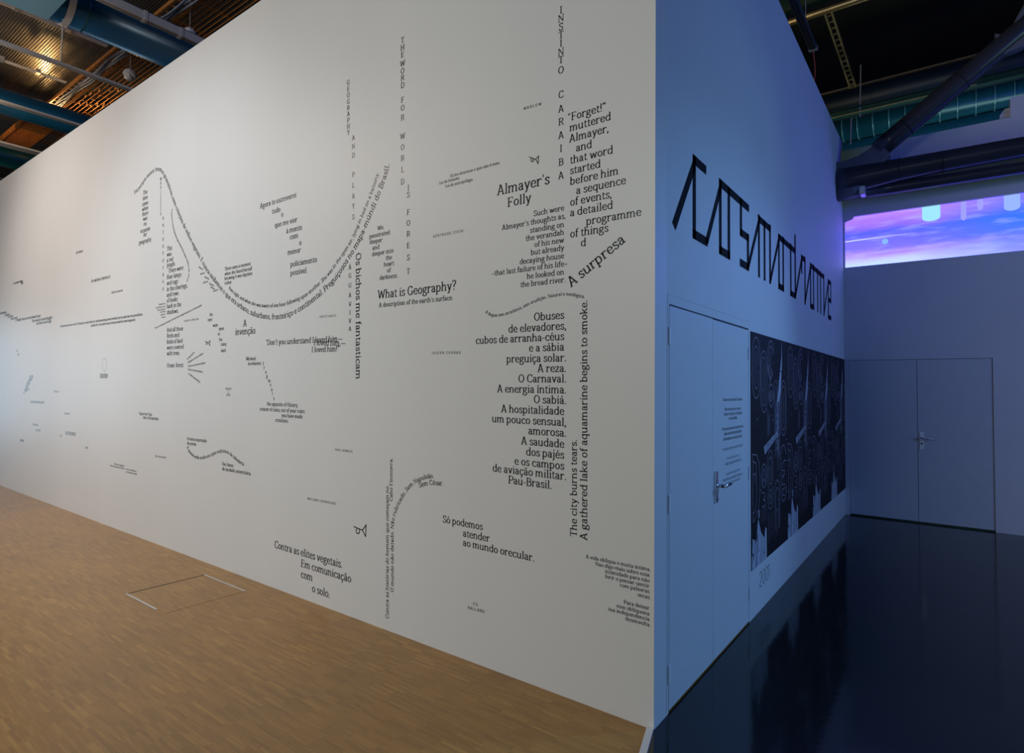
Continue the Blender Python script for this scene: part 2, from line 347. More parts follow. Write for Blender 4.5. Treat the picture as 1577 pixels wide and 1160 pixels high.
g('w', 760, P_((95, 470), (230, 8)), P_((380, 440), (230, 8)), P_((380, 440), (530, 8)), P_((665, 470), (530, 8)), T0(15, 185, X), T0(590, 745, X))
g('x', 520, P_((95, 465), (425, 15)), P_((415, 465), (95, 15)), T0(25, 185, X), T0(335, 495, X), F0(15, 185), F0(335, 505))
g('y', 520, P_((95, 470), (265, 15)), P_((430, 470), (240, -60)), S((245, -50), (190, -170), (80, -185)), T0(15, 195, X), T0(345, 505, X))
g('z', 460, Hb(60, 395, 456), P_((370, 440), (80, 40)), Hb(50, 410, 24), V(75, 350, 470, 20), V(398, 0, 130, 20))
g('A', 680, P_((115, 20), (325, 690)), P_((345, 690), (565, 20)), T0(215, 340, 700), Hb(190, 490, 225), F0(15, 220), F0(445, 670))
g('B', 620, V(150, 0, 700), F0(40, 300), T0(40, 300, 700), S((150, 676), (330, 672), (470, 620), (475, 430), (340, 370), (150, 368)), S((330, 368), (500, 320), (535, 190), (470, 50), (320, 24), (150, 24)))
g('C', 640, S((545, 530), (470, 650), (340, 682), (170, 600), (95, 350), (170, 100), (350, 18), (490, 55), (580, 165)), V(556, 480, 680, 20))
g('D', 700, V(150, 0, 700), F0(40, 260), T0(40, 260, 700), S((150, 676), (380, 670), (560, 560), (605, 350), (560, 140), (380, 30), (150, 24)))
g('E', 610, V(150, 0, 700), F0(40, 530), T0(40, 520, 700), Hb(150, 400, 360), V(505, 540, 700, 20), V(530, 0, 170, 20), V(400, 280, 440, 18))
g('F', 580, V(150, 0, 700), F0(40, 280), T0(40, 520, 700), Hb(150, 400, 350), V(505, 540, 700, 20), V(400, 270, 430, 18))
g('G', 700, S((545, 540), (470, 650), (340, 682), (170, 600), (95, 350), (170, 100), (350, 18), (490, 60), (560, 140)), V(556, 500, 680, 20), V(560, 30, 310), T0(430, 660, 320))
g('H', 740, V(150, 0, 700), V(590, 0, 700), Hb(150, 590, 355), F0(40, 260), T0(40, 260, 700), F0(480, 700), T0(480, 700, 700))
g('I', 330, V(165, 0, 700), F0(50, 280), T0(50, 280, 700))
g('J', 400, V(250, 100, 700), T0(140, 365, 700), S((250, 110), (210, 10), (110, -10), (40, 50)))
g('K', 680, V(150, 0, 700), F0(40, 260), T0(40, 260, 700), P_((560, 680), (160, 300)), P_((300, 420), (570, 20)), T0(450, 650, 700), F0(460, 680))
g('L', 570, V(150, 0, 700), F0(40, 520), T0(40, 270, 700), V(520, 0, 190, 20))
g('M', 850, V(140, 0, 700, 30), V(710, 0, 700), P_((150, 680), (420, 60)), P_((700, 680), (430, 60)), F0(40, 240), T0(40, 200, 700), F0(600, 820), T0(650, 820, 700))
g('N', 730, V(140, 0, 700, 30), V(590, 0, 700, 30), P_((150, 680), (580, 30)), F0(40, 240), T0(30, 190, 700), T0(490, 690, 700))
g('O', 710, ring(355, 350, 258, 328, 26))
g('P', 590, V(150, 0, 700), F0(40, 280), T0(40, 280, 700), S((150, 676), (370, 670), (515, 600), (525, 430), (400, 325), (150, 318)))
g('Q', 710, ring(355, 350, 258, 328, 26), P_((380, 140), (560, -60)))
g('R', 650, V(150, 0, 700), F0(40, 260), T0(40, 280, 700), S((150, 676), (370, 670), (510, 610), (515, 440), (390, 350), (150, 345)), P_((350, 350), (550, 20)), F0(500, 650))
g('S', 520, S((430, 560), (370, 655), (260, 682), (120, 630), (95, 520), (180, 410), (320, 340), (425, 240), (420, 100), (270, 18), (120, 60), (75, 170)), V(448, 520, 680, 20), V(68, 20, 190, 20))
g('T', 620, V(310, 0, 700), F0(190, 430), T0(40, 580, 700), V(58, 530, 700, 20), V(562, 530, 700, 20))
g('U', 710, V(140, 180, 700), T0(30, 250, 700), S((140, 200), (190, 60), (350, 15), (520, 60), (570, 200)), V(570, 190, 700, 30), T0(470, 680, 700))
g('V', 680, P_((110, 690), (340, 10)), P_((570, 690), (340, 10)), T0(10, 230, 700), T0(460, 670, 700))
g('W', 960, P_((110, 690), (290, 10)), P_((480, 640), (290, 10)), P_((480, 640), (670, 10)), P_((850, 690), (670, 10)), T0(10, 220, 700), T0(750, 950, 700))
g('X', 660, P_((110, 680), (550, 20)), P_((550, 680), (110, 20)), F0(20, 220), F0(440, 650), T0(20, 220, 700), T0(440, 650, 700))
g('Y', 640, P_((100, 690), (320, 340)), P_((540, 690), (320, 340)), V(320, 0, 350), F0(210, 430), T0(10, 210, 700), T0(440, 630, 700))
g('Z', 600, Hb(70, 520, 676), P_((500, 660), (90, 40)), Hb(60, 540, 24), V(85, 540, 690, 20), V(525, 0, 160, 20))
g('.', 230, DOT(110, 46)); g(':', 240, DOT(115, 46), DOT(115, 400)); g(',', 230, DOT(110, 46), P_((125, 40), (75, -110)))
g("'", 220, V(110, 520, 710, 30)); g('“', 380, V(110, 520, 700, 34), V(250, 520, 700, 34)); g('”', 380, P_((130, 700), (90, 530)), P_((270, 700), (230, 530)))
g('!', 270, V(135, 210, 710), DOT(135, 46)); g('?', 450, S((70, 570), (120, 670), (230, 700), (350, 640), (360, 520), (270, 410), (215, 330), (210, 210)), DOT(210, 46))
g('-', 330, Hb(50, 280, 240)); g('–', 520, Hb(40, 480, 240)); g('—', 900, Hb(60, 840, 250))
g('2', 520, S((80, 540), (150, 670), (280, 690), (410, 600), (390, 430), (90, 40)), Hb(80, 450, 24)); g('0', 560, ring(280, 350, 200, 330, 22)); g('1', 380, V(200, 0, 700), F0(90, 310), P_((200, 690), (100, 590)))
g('9', 540, ring(265, 470, 165, 200, 18), S((430, 470), (420, 260), (330, 80), (150, 20)))
g('6', 540, ring(275, 230, 165, 200, 18), S((110, 240), (130, 450), (220, 620), (400, 690)))
ACC = {'á': ('a', 1), 'é': ('e', 1), 'í': ('ı', 1), 'ó': ('o', 1), 'ú': ('u', 1), 'à': ('a', 2), 'ã': ('a', 3), 'õ': ('o', 3), 'ç': ('c', 4), 'ê': ('e', 5), 'â': ('a', 5), 'Á': ('A', 6), 'Ó': ('O', 6), 'É': ('E', 6)}
for c, (bse, k) in ACC.items():
    adv, q = G[bse]; m_ = adv/2-(10 if k != 1 or bse != 'ı' else 0)
    if k == 1: e = P_((m_-30, 560), (m_+60, 680))
    elif k == 2: e = P_((m_-70, 680), (m_+20, 560))
    elif k == 3: e = S((m_-120, 580), (m_-60, 640), (m_+40, 590), (m_+100, 650))
    elif k == 4: e = P_((m_+10, 10), (m_+10, -60))+S((m_+10, -60), (m_+70, -120), (m_+10, -185), (m_-70, -180))
    elif k == 5: e = P_((m_-90, 570), (m_, 670))+P_((m_, 670), (m_+90, 570))
    else: e = P_((m_-20, 740), (m_+70, 840))
    G[c] = (adv, q+e)
TR = -18   # tracking
def adv_of(t, tr=TR): return sum(G[c][0]+tr for c in t)

class Lettering:
    """flat vinyl lettering on a wall plane; plane 'M' (mural, y=0) or 'B' (right wall, x=0)"""
    def __init__(s, plane='M', off=.0015): s.p = plane; s.q = []; s.off = off; s.parts = []; s.letters = False
    def cut(s, name='text_line'):
        if s.q: s.parts.append((name, s.q)); s.q = []
        return s
    def pt(s, px, py):
        r = at(px, py, 1, 0) if s.p == 'M' else at(px, py, 0, 0)
        return np.array([r[0], r[2]]) if s.p == 'M' else np.array([r[1], r[2]])
    def put(s, c, o, t, size, mx=0):
        n = np.array([-t[1], t[0]])
        for q in G[c][1]: s.q.append([o+t*((p[0]-mx)*size/1000)+n*(p[1]*size/1000) for p in q])
    def run(s, text, o, t, size, tr=TR):
        x = 0
        for c in text: s.put(c, o+t*(x*size/1000), t, size); x += G[c][0]+tr
    def line(s, text, x0, y0, x1, y1, tr=TR):
        a, b = s.pt(x0, y0), s.pt(x1, y1); d = b-a; L_ = np.linalg.norm(d); s.run(text, a, d/L_, L_/(adv_of(text, tr)-tr)*1000, tr); return s.cut()
    def block(s, lines, ref, align='l', tr=TR):
        """lines: (text, px, py baseline at the aligned side); ref: (index, px of the other end)"""
        i, xo = ref; t_, x_, y_ = lines[i]; a = s.pt(x_, y_); b = s.pt(xo, y_); L_ = abs(b[0]-a[0])
        core = lambda t: t.rstrip('.,–') if align == 'r' else t
        size = L_/(adv_of(core(t_), tr))*1000
        if align == 'c': size = 2*L_/adv_of(t_, tr)*1000
        s.size = size
        for t, x, y in lines:
            o = s.pt(x, y); L_ = adv_of(core(t), tr)*size/1000
            if align == 'r': o = o-np.array([L_, 0])
            if align == 'c': o = o-np.array([L_/2, 0])
            s.run(t, o, np.array([1., 0]), size, tr); s.cut()
        return s
    def stack(s, chars, x, cap, dx=None):
        """chars: (char, baseline py); cap: cap height in photo pixels"""
        for c, y in chars:
            o = s.pt(x, y); z = s.pt(x, y-cap); size = (z[1]-o[1])/.7
            s.put(c, o, np.array([1., 0]), size, G[c][0]/2); s.cut('letter')
        return s
    def curve(s, text, pts, tr=TR, size=None):
        P = cr([s.pt(*p) for p in pts], 8); d = [0]
        for i in range(1, len(P)): d.append(d[-1]+np.linalg.norm(P[i]-P[i-1]))
        d = np.array(d); P = np.array(P); tot = adv_of(text, tr); k = size or d[-1]/tot*1000; x = 0
        f = lambda u: np.array([np.interp(u, d, P[:, 0]), np.interp(u, d, P[:, 1])])
        for c in text:
            a_ = G[c][0]; m_ = (x+a_/2)*k/1000; e = a_*k/2600
            t = f(min(m_+e, d[-1]))-f(max(m_-e, 0)); t = t/(np.linalg.norm(t)+1e-9)
            s.put(c, f(m_)-t*(0), t, k, a_/2); x += a_+tr
        return s.cut('curved_line')
    def strokes(s, paths, w):
        for p in paths:
            P = [s.pt(*q) for q in p]
            for i in range(len(P)-1):
                t = P[i+1]-P[i]; L_ = np.linalg.norm(t); t = t/L_; n = np.array([-t[1], t[0]])*w/2; e = t*w/3
                s.q.append([P[i]-n-e, P[i+1]-n+e, P[i+1]+n+e, P[i]+n-e])
        return s
    def mesh(s, name, quads, m, org):
        v = []; f = []
        for q in quads:
            k = len(v)
            ar = sum(q[i][0]*q[(i+1) % 4][1]-q[(i+1) % 4][0]*q[i][1] for i in range(4))
            if ar < 0: q = q[::-1]
            for p in q: v.append((p[0], -s.off, p[1]) if s.p == 'M' else (s.off, p[0], p[1]))
            f.append((k, k+1, k+2, k+3))
        me = bpy.data.meshes.new(name); me.from_pydata([tuple(np.array(p)-org) for p in v], [], f); me.materials.append(m)
        o = bpy.data.objects.new(name, me); C.objects.link(o); return o
    def build(s, name, m):
        s.cut('mark'); allq = np.array([p for _, qs in s.parts for q in qs for p in q]); c = (allq.min(0)+allq.max(0))/2
        org = np.array([c[0], -s.off, c[1]]) if s.p == 'M' else np.array([s.off, c[0], c[1]])
        if len(s.parts) == 1: o = s.mesh(name, s.parts[0][1], m, org); o.location = org; return o
        e = empty(name, tuple(org))
        for n, qs in s.parts: o = s.mesh(n, qs, m, org); o.parent = e
        return e
def text_thing(L_, label, m=None, group=None, cat='lettering', name='wall_lettering'):
    return tag(L_.build(name, m or M_VINYL), label, cat, group)
GR = 'black lettering passages on the white wall'
def T_(L_, label): return text_thing(L_, label, group=GR)
LT = Lettering

# ---------------------------------------------------------------- mural texts, right to left
T_(LT().stack(list(zip('INSTINTO', (20.7, 33.6, 46.6, 59, 71.9, 85.4, 97.5, 113.3)))+list(zip('CARAIBA', (151, 172.8, 192.8, 213.5, 234, 254.9, 275.5))), 864, 11),
   "tall stack of spaced capitals reading INSTINTO CARAIBA near the wall corner")
T_(LT().block([('“Forget!”', 873.8, 187.5), ('muttered', 877, 203), ('Almayer,', 876.2, 220), ('and', 886.6, 234), ('that word', 877.5, 252.8), ('started', 877.5, 269), ('before him', 877.5, 285.4), ('a sequence', 887, 299.6), ('of events,', 877.6, 317.5), ('a detailed', 877.6, 333.8), ('programme', 902.4, 347), ('of things', 877.6, 366.4), ('d', 894, 380)], (10, 987.7)),
   "large passage beginning “Forget!” muttered, right of the INSTINTO stack")
T_(LT().line("Almayer's", 765, 301.5, 846.9, 283), "title line, upper of the two large title words left of the INSTINTO stack")
T_(LT().line("Folly", 781, 319.5, 818.4, 311), "large title word Folly under the other title word")
T_(LT().block([(t, 868.8, y) for t, y in zip(("Such were", "Almayer's thoughts as,", "standing on", "the verandah", "of his new", "but already", "decaying house", "–that last failure of his life–", "he looked on", "the broad river."), (324, 336.8, 349.6, 361.5, 373.5, 385.5, 397.8, 410.4, 422.8, 435))], (3, 809.4), 'r'),
   "right-aligned passage beginning Such were and ending the broad river.")
T_(LT().line("A surpresa", 878.8, 443.5, 964.5, 371.5), "big slanted phrase A surpresa rising to the right")
T_(LT().curve("A língua sem arcaísmos, sem erudição. Natural e neológica.", [(747, 482), (756.3, 487), (769, 487.4), (785.3, 483.4), (803.4, 475.8), (817.9, 468.6), (834, 462), (852.3, 457.5), (870.4, 455.2), (884.9, 456.8), (900.3, 459.8)]),
   "small wavy line beginning A língua sem arcaísmos above the Obuses passage")
ob = [("Obuses", 491), ("de elevadores,", 507.6), ("cubos de arranha-céus", 523.8), ("e a sábia", 540), ("preguiça solar.", 556.9), ("A reza.", 573), ("O Carnaval.", 589.3), ("A energia íntima.", 606.2), ("O sabiá.", 622.4), ("A hospitalidade", 639.3), ("um pouco sensual,", 656.4), ("amorosa.", 672.8), ("A saudade", 690), ("dos pajés", 706.9), ("e os campos", 723.8), ("de aviação militar.", 739.3)]
T_(LT().block([(t, 869, y) for t, y in ob]+[("Pau-Brasil.", 846.8, 753)], (2, 732.6), 'r'), "long right-aligned passage beginning Obuses de elevadores, ending Pau-Brasil.")
T_(LT().line("The city burns tears.", 888.3, 828, 888.3, 677), "shorter upright vertical line The city burns tears.")
T_(LT().line("A gathered lake of aquamarine begins to smoke.", 904.3, 833.4, 904.3, 461.5), "long vertical line A gathered lake of aquamarine begins to smoke.")
T_(LT().block([(t, 1000.4, y) for t, y in zip(("A vida oblíqua e muita intima.", "Nao digo mais sobre essa", "intimidade para não", "ferir o pensar-sentir", "com palavras", "secas.", "Para deixar", "esse oblíquona", "sua independencia", "desenvolta."), (880, 888.6, 897.3, 905.7, 914, 922.8, 939.7, 948.4, 956.8, 965.3))], (1, 916.4), 'r'),
   "right-aligned passage A vida oblíqua at the foot of the wall corner")
T_(LT().block([("Só podemos", 681.8, 804.6), ("atender", 712.7, 826.2), ("ao mundo orecular.", 712.7, 840.5)], (2, 823.5)), "three stepped lines Só podemos atender ao mundo orecular.")
T_(LT().line("J.G.", 728.5, 931.5, 737.4, 934, 60).line("BALLARD", 720.5, 936.6+1, 746.3, 944.5, 120), "tiny two-line spaced capitals lowest on the white wall")
T_(LT().line("JOSEPH CONRAD", 665, 545.6, 709.5, 545, 230), "tiny spaced capitals level with the Obuses passage, at its left")
T_(LT().line("GERTRUDE STEIN", 667, 366.2, 713.5, 357.5, 200), "tiny spaced capitals right of the IS FOREST stack")
T_(LT().line("MARLOW", 806, 169.6, 834, 162, 200), "tiny spaced capitals highest on the wall, left of INSTINTO")
T_(LT().block([("Só me interessa o que não é meu.", 693, 273.6), ("Lei do homem.", 676.2, 284.5), ("Lei do antropófago.", 685.7, 289.4)], (0, 770)), "small three-line passage Só me interessa o que não é meu.")
T_(LT().stack(list(zip('THE', (66, 77.5, 88.5)))+list(zip('WORD', (102, 113.4, 124, 135.4)))+list(zip('FOR', (158, 170.3, 185.3)))+list(zip('WORLD', (214, 231, 248, 265.5, 284))), 620, 8.6), "vertical stack of capitals THE WORD FOR WORLD")
T_(LT().stack(list(zip('ISFOREST', (293.5, 304.3, 331, 347.6, 364.5, 382.3, 400.8, 422))), 628.9, 8.6), "vertical stack of capitals IS FOREST left of centre")
T_(LT().stack(list(zip('GEOGRAPHY', (130.5, 140.3, 150, 160, 169.8, 178.9, 188.7, 198.3, 207.8))), 536.5, 7.2), "vertical stack of small capitals GEOGRAPHY")
T_(LT().stack(list(zip('ANDPLAYS', (215.9, 229.3, 242.7, 272.5, 289.3, 305.6, 321, 337.9))), 544.3, 7.4), "vertical stack of capitals AND PLAYS under GEOGRAPHY")
T_(LT().stack(list(zip('ÁGUAVIVA', (415, 428, 443, 458, 472, 484.5, 497.8, 509.7))), 539, 7), "vertical stack of capitals ÁGUA VIVA beside the downward big line")
T_(LT().line("Os bichos me fantasticam", 548.2, 390, 548.2, 585), "large line Os bichos me fantasticam running straight down")
T_(LT().line("What is Geography?", 581.3, 460.6, 702.9, 446), "large question What is Geography?")
T_(LT().line("A description of the earth's surface.", 583.5, 473.6, 698, 461.9), "line A description of the earth's surface. under the large question")
T_(LT().block([("We", 581, 355.2), ("penetrated", 568.8, 367.6), ("deeper", 569, 376.5), ("and", 573.6, 385.3), ("deeper into", 572.7, 395), ("the", 594, 400.9), ("heart", 591, 411), ("of", 596, 420), ("darkness.", 584.3, 431.5)], (4, 605.9)), "ragged passage We penetrated deeper and deeper above the question")
T_(LT().curve("Foi porque nunca tivemos gramáticas, nem coleções de velhos vegetais. E nunca soubemos o que era urbano, suburbano, fronteiriço e continental. Preguiçosos no mapa-múndi do Brasil.",
   [(207.2, 300), (216.2, 290), (225.2, 276.5), (236, 266), (245, 263.5), (250.7, 269), (254.8, 277), (261.7, 295), (265, 306), (271.4, 322.8), (279.7, 343.4), (288, 361.4), (297.6, 380.7), (307.2, 398.6), (318, 418), (332, 437), (346.5, 455), (357.2, 465), (374.5, 478), (395, 488.5), (421.7, 492), (442, 489), (463.3, 478.8), (483, 464.8), (500.6, 449.7), (519.3, 429.5), (538.8, 399.4), (555.6, 370.5), (569.8, 337.9), (584, 303.3), (594.4, 274.8), (600.3, 253)]),
   "long curving line Foi porque nunca tivemos, arching up then swinging down and up to Brasil.")
T_(LT().curve("than night, and when she was aware of one hour following upon another. She was in the open air, lying in bed on a balcony.",
   [(352, 444.7), (362.4, 455), (378, 465.3), (396.9, 472.2), (415.9, 473.6), (436.6, 471.3), (453.8, 465.6), (471, 457), (486.6, 444.2), (503.8, 427.8), (520.5, 405.6), (542.7, 371.5), (555.6, 341.5), (568.5, 311), (577.6, 286.2), (584, 266)]),
   "thinner curving line than night, and when she was aware, inside the big curve")
T_(LT().block([("There came a moment", 346, 417), ("when she found herself", 346, 424.6), ("knowing it was daytime", 346, 431.7), ("rather", 346, 438.8)], (1, 388)), "four-line passage There came a moment inside the big curve")
T_(LT().line("Agora te escreverei", 400.3, 321.6, 456.5, 303.6).block([("tudo", 418.8, 329.7), ("o", 433, 334.3), ("que me vier", 423, 351), ("à mente", 440.9, 359.8), ("com", 446.4, 369.3), ("o", 460.7, 378), ("menor", 443, 393), ("policiamento", 447.2, 411.4), ("possível.", 447.2, 424.7)], (7, 488)), "stepped passage beginning Agora te escreverei")
T_(LT().block([("A", 374.5, 503.2), ("invenção", 362.2, 516.4)], (1, 393.3)), "two large centred words A invenção below the big curve")
T_(LT().line("“Don't you understand I loved him—", 409.3, 531.8, 527.7, 525.8), "quoted line Don't you understand I loved him, topmost of the three overlapping lines")
T_(LT().line("I loved him,—", 483, 532, 532.5, 532.8), "overlapping line I loved him, middle of the three")
T_(LT().line("I loved him!”", 479.8, 542.7, 522.5, 541.5), "overlapping line I loved him! lowest of the three")
T_(LT().line("CATITI CATITI", 492.2, 489.6, 517.6, 487.8, 160), "tiny spaced capitals CATITI CATITI")
ml = LT().block([("Minimal,", 378.7, 555.2), ("incoherent", 382, 562.6)], (1, 402.2))
for c, x, y in zip("fragments", (405.7, 406.9, 409.3, 411, 413.9, 416.4, 418.3, 419.6, 421.9), (563, 568.8, 575.4, 582, 588.9, 595.5, 602.6, 609, 616.2)): ml.put(c, ml.pt(x, y), np.array([1., 0]), ml.size, 200); ml.cut('letter')
T_(ml, "passage Minimal, incoherent with the word fragments falling letter by letter")
T_(LT().block([("the opposite of History,", 411, 624.6), ("creator of ruins, out of your ruins", 400, 632.4), ("you have made", 433.6, 642.5), ("creations.", 424, 649.6)], (1, 469.4)), "four-line passage the opposite of History under the falling letters")
T_(LT().block([("Contra as elites vegetais.", 422.7, 843.6), ("Em comunicação", 463.3, 872.8), ("com", 463.3, 889.4), ("o solo.", 480.3, 911.4)], (0, 527.9)), "large stepped passage Contra as elites vegetais. above the wooden floor")
T_(LT().line("Contra as histórias do homem que começam no", 598.6, 953.5, 598.6, 748.7), "longest vertical line Contra as histórias do homem reaching lowest")
T_(LT().line("Cabo Finisterra.", 604.5, 772.5, 604.5, 705.3), "short vertical words Cabo Finisterra.")
T_(LT().curve("O mundo não datado. Não rubricado. Sem Napoleão.", [(606.3, 912.9), (606.3, 860), (606.3, 815.2), (608.9, 794.5), (616.6, 775.4), (626.2, 758.7), (639.1, 745.5), (654, 738.5), (668.5, 736)]), "vertical line O mundo não datado bending over to the right")
T_(LT().curve("Sem César.", [(645.8, 751.6), (655, 748.5), (666, 747), (683, 748.2)]), "two words Sem César. under the bend")
T_(LT().line("PAUL BOWLES", 516.3, 694.2, 543, 697.3, 160), "tiny spaced capitals in the empty area left of the two vertical lines")
T_(LT().line("WILLIAM S BURROUGHS", 473.6, 769.5, 517.2, 777.6, 160), "tiny long spaced capitals above the horn sign near the floor")
T_(LT().block([("This", 256.9, 386.9), ("was", 256.9, 395.6), ("a red", 256.9, 404.3), ("jungle.", 256.9, 411.9), ("There were", 259.4, 420.6), ("floor lamps", 256.9, 430.5), ("and rugs", 256.9, 439.6), ("in the clearings,", 256.9, 448.9), ("and rows", 256.9, 457.7), ("of books", 256.9, 466.4), ("back in the", 256.9, 475.2), ("shadows.", 256.9, 484.4)], (5, 279.3)), "narrow passage This was a red jungle")
T_(LT().block([("And all those", 256.9, 511.5), ("flecks and", 256.9, 520.5), ("blobs of land", 256.9, 529.7), ("were covered", 256.9, 538.7), ("with trees.", 256.9, 547.6), ("Ocean: forest.", 256.9, 566)], (3, 282.9)), "narrow passage And all those flecks ending Ocean: forest.")
T_(LT().block([("The", 223.6, 299.3), ("time", 223.6, 307.6), ("came", 223.6, 316.2), ("when", 223.6, 324.1), ("there", 223.6, 331.9), ("was", 223.6, 339.4), ("no", 223.6, 347.6), ("occasion", 223.6, 357), ("for", 223.6, 364.2), ("geography.", 223.8, 374)], (7, 231.2), 'c'), "centred column The time came when there was no occasion for geography.")
T_(LT().stack(list(zip('MANIFESTO', (277.9, 284.3, 291, 298, 304.8, 311.4, 318, 324.6, 331.7))), 247.7, 4.6), "tiny stacked capitals MANIFESTO under the arch of the long curve")
T_(LT().stack(list(zip('ANTROPÓFAGO', (338.2, 349.5, 360.5, 371.2, 381.8, 392.7, 403.9, 414.7, 425.5, 436.2, 447.4))), 251.4, 5), "tiny stacked capitals ANTROPÓFAGO beside the red jungle passage")
T_(LT().curve("O instinto permanente que nasce da nossa vida e do amor", [(264.5, 321.4), (263.8, 329.7), (265.2, 342), (267.2, 354.5), (271.4, 366.9), (277.6, 379.3), (283.5, 392), (288, 403), (290.2, 414), (290, 425), (287.2, 433.5)]), "small line of text curving down right of the jungle passage")
for (x0, y0, x1, y1), k in zip(((306, 412.5, 313, 416.6), (308.5, 423.6, 316, 421), (315, 427.8, 322.5, 431.2), (313, 437, 321, 434.3), (322.3, 438, 330, 441.6), (324, 443.2, 331.5, 447), (328.5, 450, 336.5, 447)), range(7)):
    text_thing(LT().line("Roteiros.", x0, y0, x1, y1), ("topmost", "second highest", "third highest", "middle, leftmost of the lower four", "fifth", "second lowest", "lowest")[k]+" of seven tiny slanted words under the long curve", group='seven tiny slanted words under the long curve')
T_(LT().line("The roots of the palms reaching to the dark water through the grasses in a slow green glow", 238.6, 506.9, 311, 471), "small slanted line crossing between the two narrow passages")
T_(LT().block([(t, 254.8, y) for t, y in zip(("Queríamos mais", "importadores, todos de", "fora de consciência", "e a existência", "palpável da", "vida toda."), (468.4, 472.8, 477, 480.6, 484.8, 489.2))], (1, 240.1), 'r'), "tiny right-aligned passage left of the jungle passage")
T_(LT().line("CLARICE LISPECTOR", 283.3, 496, 306, 492.8, 120), "tiny spaced capitals right of the slanted small line")
T_(LT().block([("his", 323, 487), ("eyes", 320, 495), ("wide", 327.8, 503.8), ("open", 337, 508.7), ("in", 335.6, 516.7), ("the", 337.2, 525.6), ("rainy", 340.2, 532.8), ("dark.", 340.2, 542.5)], (6, 348.9)), "scattered words his eyes wide open in the rainy dark.")
for (t, a_), k in zip((("As vegetações", (288.3, 554.8, 299.8, 543.3)), ("A fuga dos estados tediosos.", (289.3, 559.8, 313.9, 545)), ("Contra as escleroses urbanas.", (289.7, 565.6, 316.7, 560)), ("Contra os Conservatórios", (289.3, 570, 312.2, 574.3)), ("e o tédio especulativo.", (289.7, 576, 308.6, 590.6))), ('steepest rising, topmost', 'second', 'middle', 'fourth', 'falling, lowest')):
    text_thing(LT().line(t, *a_), f"{k} line of the fan of five small lines right of Ocean: forest.", group='fan of five small text lines')
T_(LT().block([("A nunca exportação", 288.2, 677.6), ("de poesia.", 288.2, 684.6)], (0, 318.7)), "two small lines A nunca exportação de poesia.")
T_(LT().curve("A poesia anda oculta nos cipós maliciosos da sabedoria.", [(287.6, 689.3), (292, 697.9), (299, 704.6), (307.5, 707.4), (317.8, 706), (328, 701.6), (338.4, 697.6), (348.6, 698), (358.9, 705), (367.5, 713), (376.4, 718.2)]), "small snaking line A poesia anda oculta")
T_(LT().block([("Nas lianas", 342, 716.7), ("da saudade universitária.", 342, 724.2)], (1, 387.2)), "two small lines Nas lianas da saudade universitária.")
T_(LT().line("PHILIP", 347.5, 600.6, 356.3, 600.8, 80).line("K", 350.9, 605.4, 352.2, 605.4).line("DICK", 348.8, 609.8, 355, 610, 80), "tiny three-line centred capitals below the scattered words")
T_(LT().block([("Tupi or not Tupi,", 214, 638.8), ("that is the question.", 220.4, 645)], (1, 244.8)), "two lines Tupi or not Tupi, that is the question.")
T_(LT().line("WILLIAM GIBSON", 239.4, 703.8, 256, 706.4, 120), "tiny spaced capitals left of the snaking line")
T_(LT().block([("When there is nothing left", 175.9, 715.6), ("and the sea repeated sand of the waves", 169.2, 717.9), ("Let our nerves fill the sea,", 193.9, 723.5), ("our only dream to wake up", 193.9, 727.6)], (1, 192.4)), "small four-line passage near the floor, left of centre")
T_(LT().line("The wind was the source of it all. The sand, too, had a share in it, and human beings were involved, but the wind was the primal force,", 92.6, 504.3, 220, 486).line("and but for it the whole series of events would not have happened.", 140.2, 503.4, 208.9, 494.2), "two long small lines The wind was the source of it all")
T_(LT().line("THE MARTIAN CHRONICLES", 140.2, 435.6, 170, 428.2), "small bold capitals THE MARTIAN CHRONICLES")
T_(LT().line("THE WORLD", 117, 391.6, 127.7, 388.4), "short small capitals high on the far wall")
T_(LT().line("HARUKI MURAKAMI", 171.6, 452.4, 189, 448.8, 60), "faint tiny capitals right of the chronicle title")
T_(LT().block([("Le nouveau roman", 20.4, 438.6), ("1969", 32, 438.8)], (0, 34.8)), "tiny dark words high at the far left end")
T_(LT().block([("Caminhamos.", 0, 484.6), ("E todos nós", 6.7, 487.6), ("e os quatro", 11.4, 490), ("mares do sul", 17, 493), ("A thought: there are no stairs down into joy", 24, 495.4), ("The proximity of secret thoughts", 49, 496.6), ("can have no end in light.", 56, 500.4)], (4, 62)), "small diagonal steps of text leading into three short lines at the far left")
T_(LT().block([(t, x, y) for t, x, y in zip(("Cora Alba", "Nilo Ives", "Ana Belo", "Ilo Ma", "Ema Lou", "Rui Sol", "Ivo Re", "Ada Noe Luz", "Leo Mar", "Rio"), (45.5, 45, 44, 42.4, 41.4, 40.4, 39.4, 38.3, 37.2, 36.2), (580.8, 583.9, 586.6, 589.3, 592, 594.8, 597.6, 600.4, 603, 606))], (0, 51.5)), "slanting column of very small words at the far left")
T_(LT().line("And the birds will revolve?", 47.2, 620.5, 68.3, 621.8), "small bold line left of the middle of the far wall")
T_(LT().line("OUTER SPACE", 100.8, 669.2, 116.9, 671.4), "small bold capitals, lowest large words at the far left")
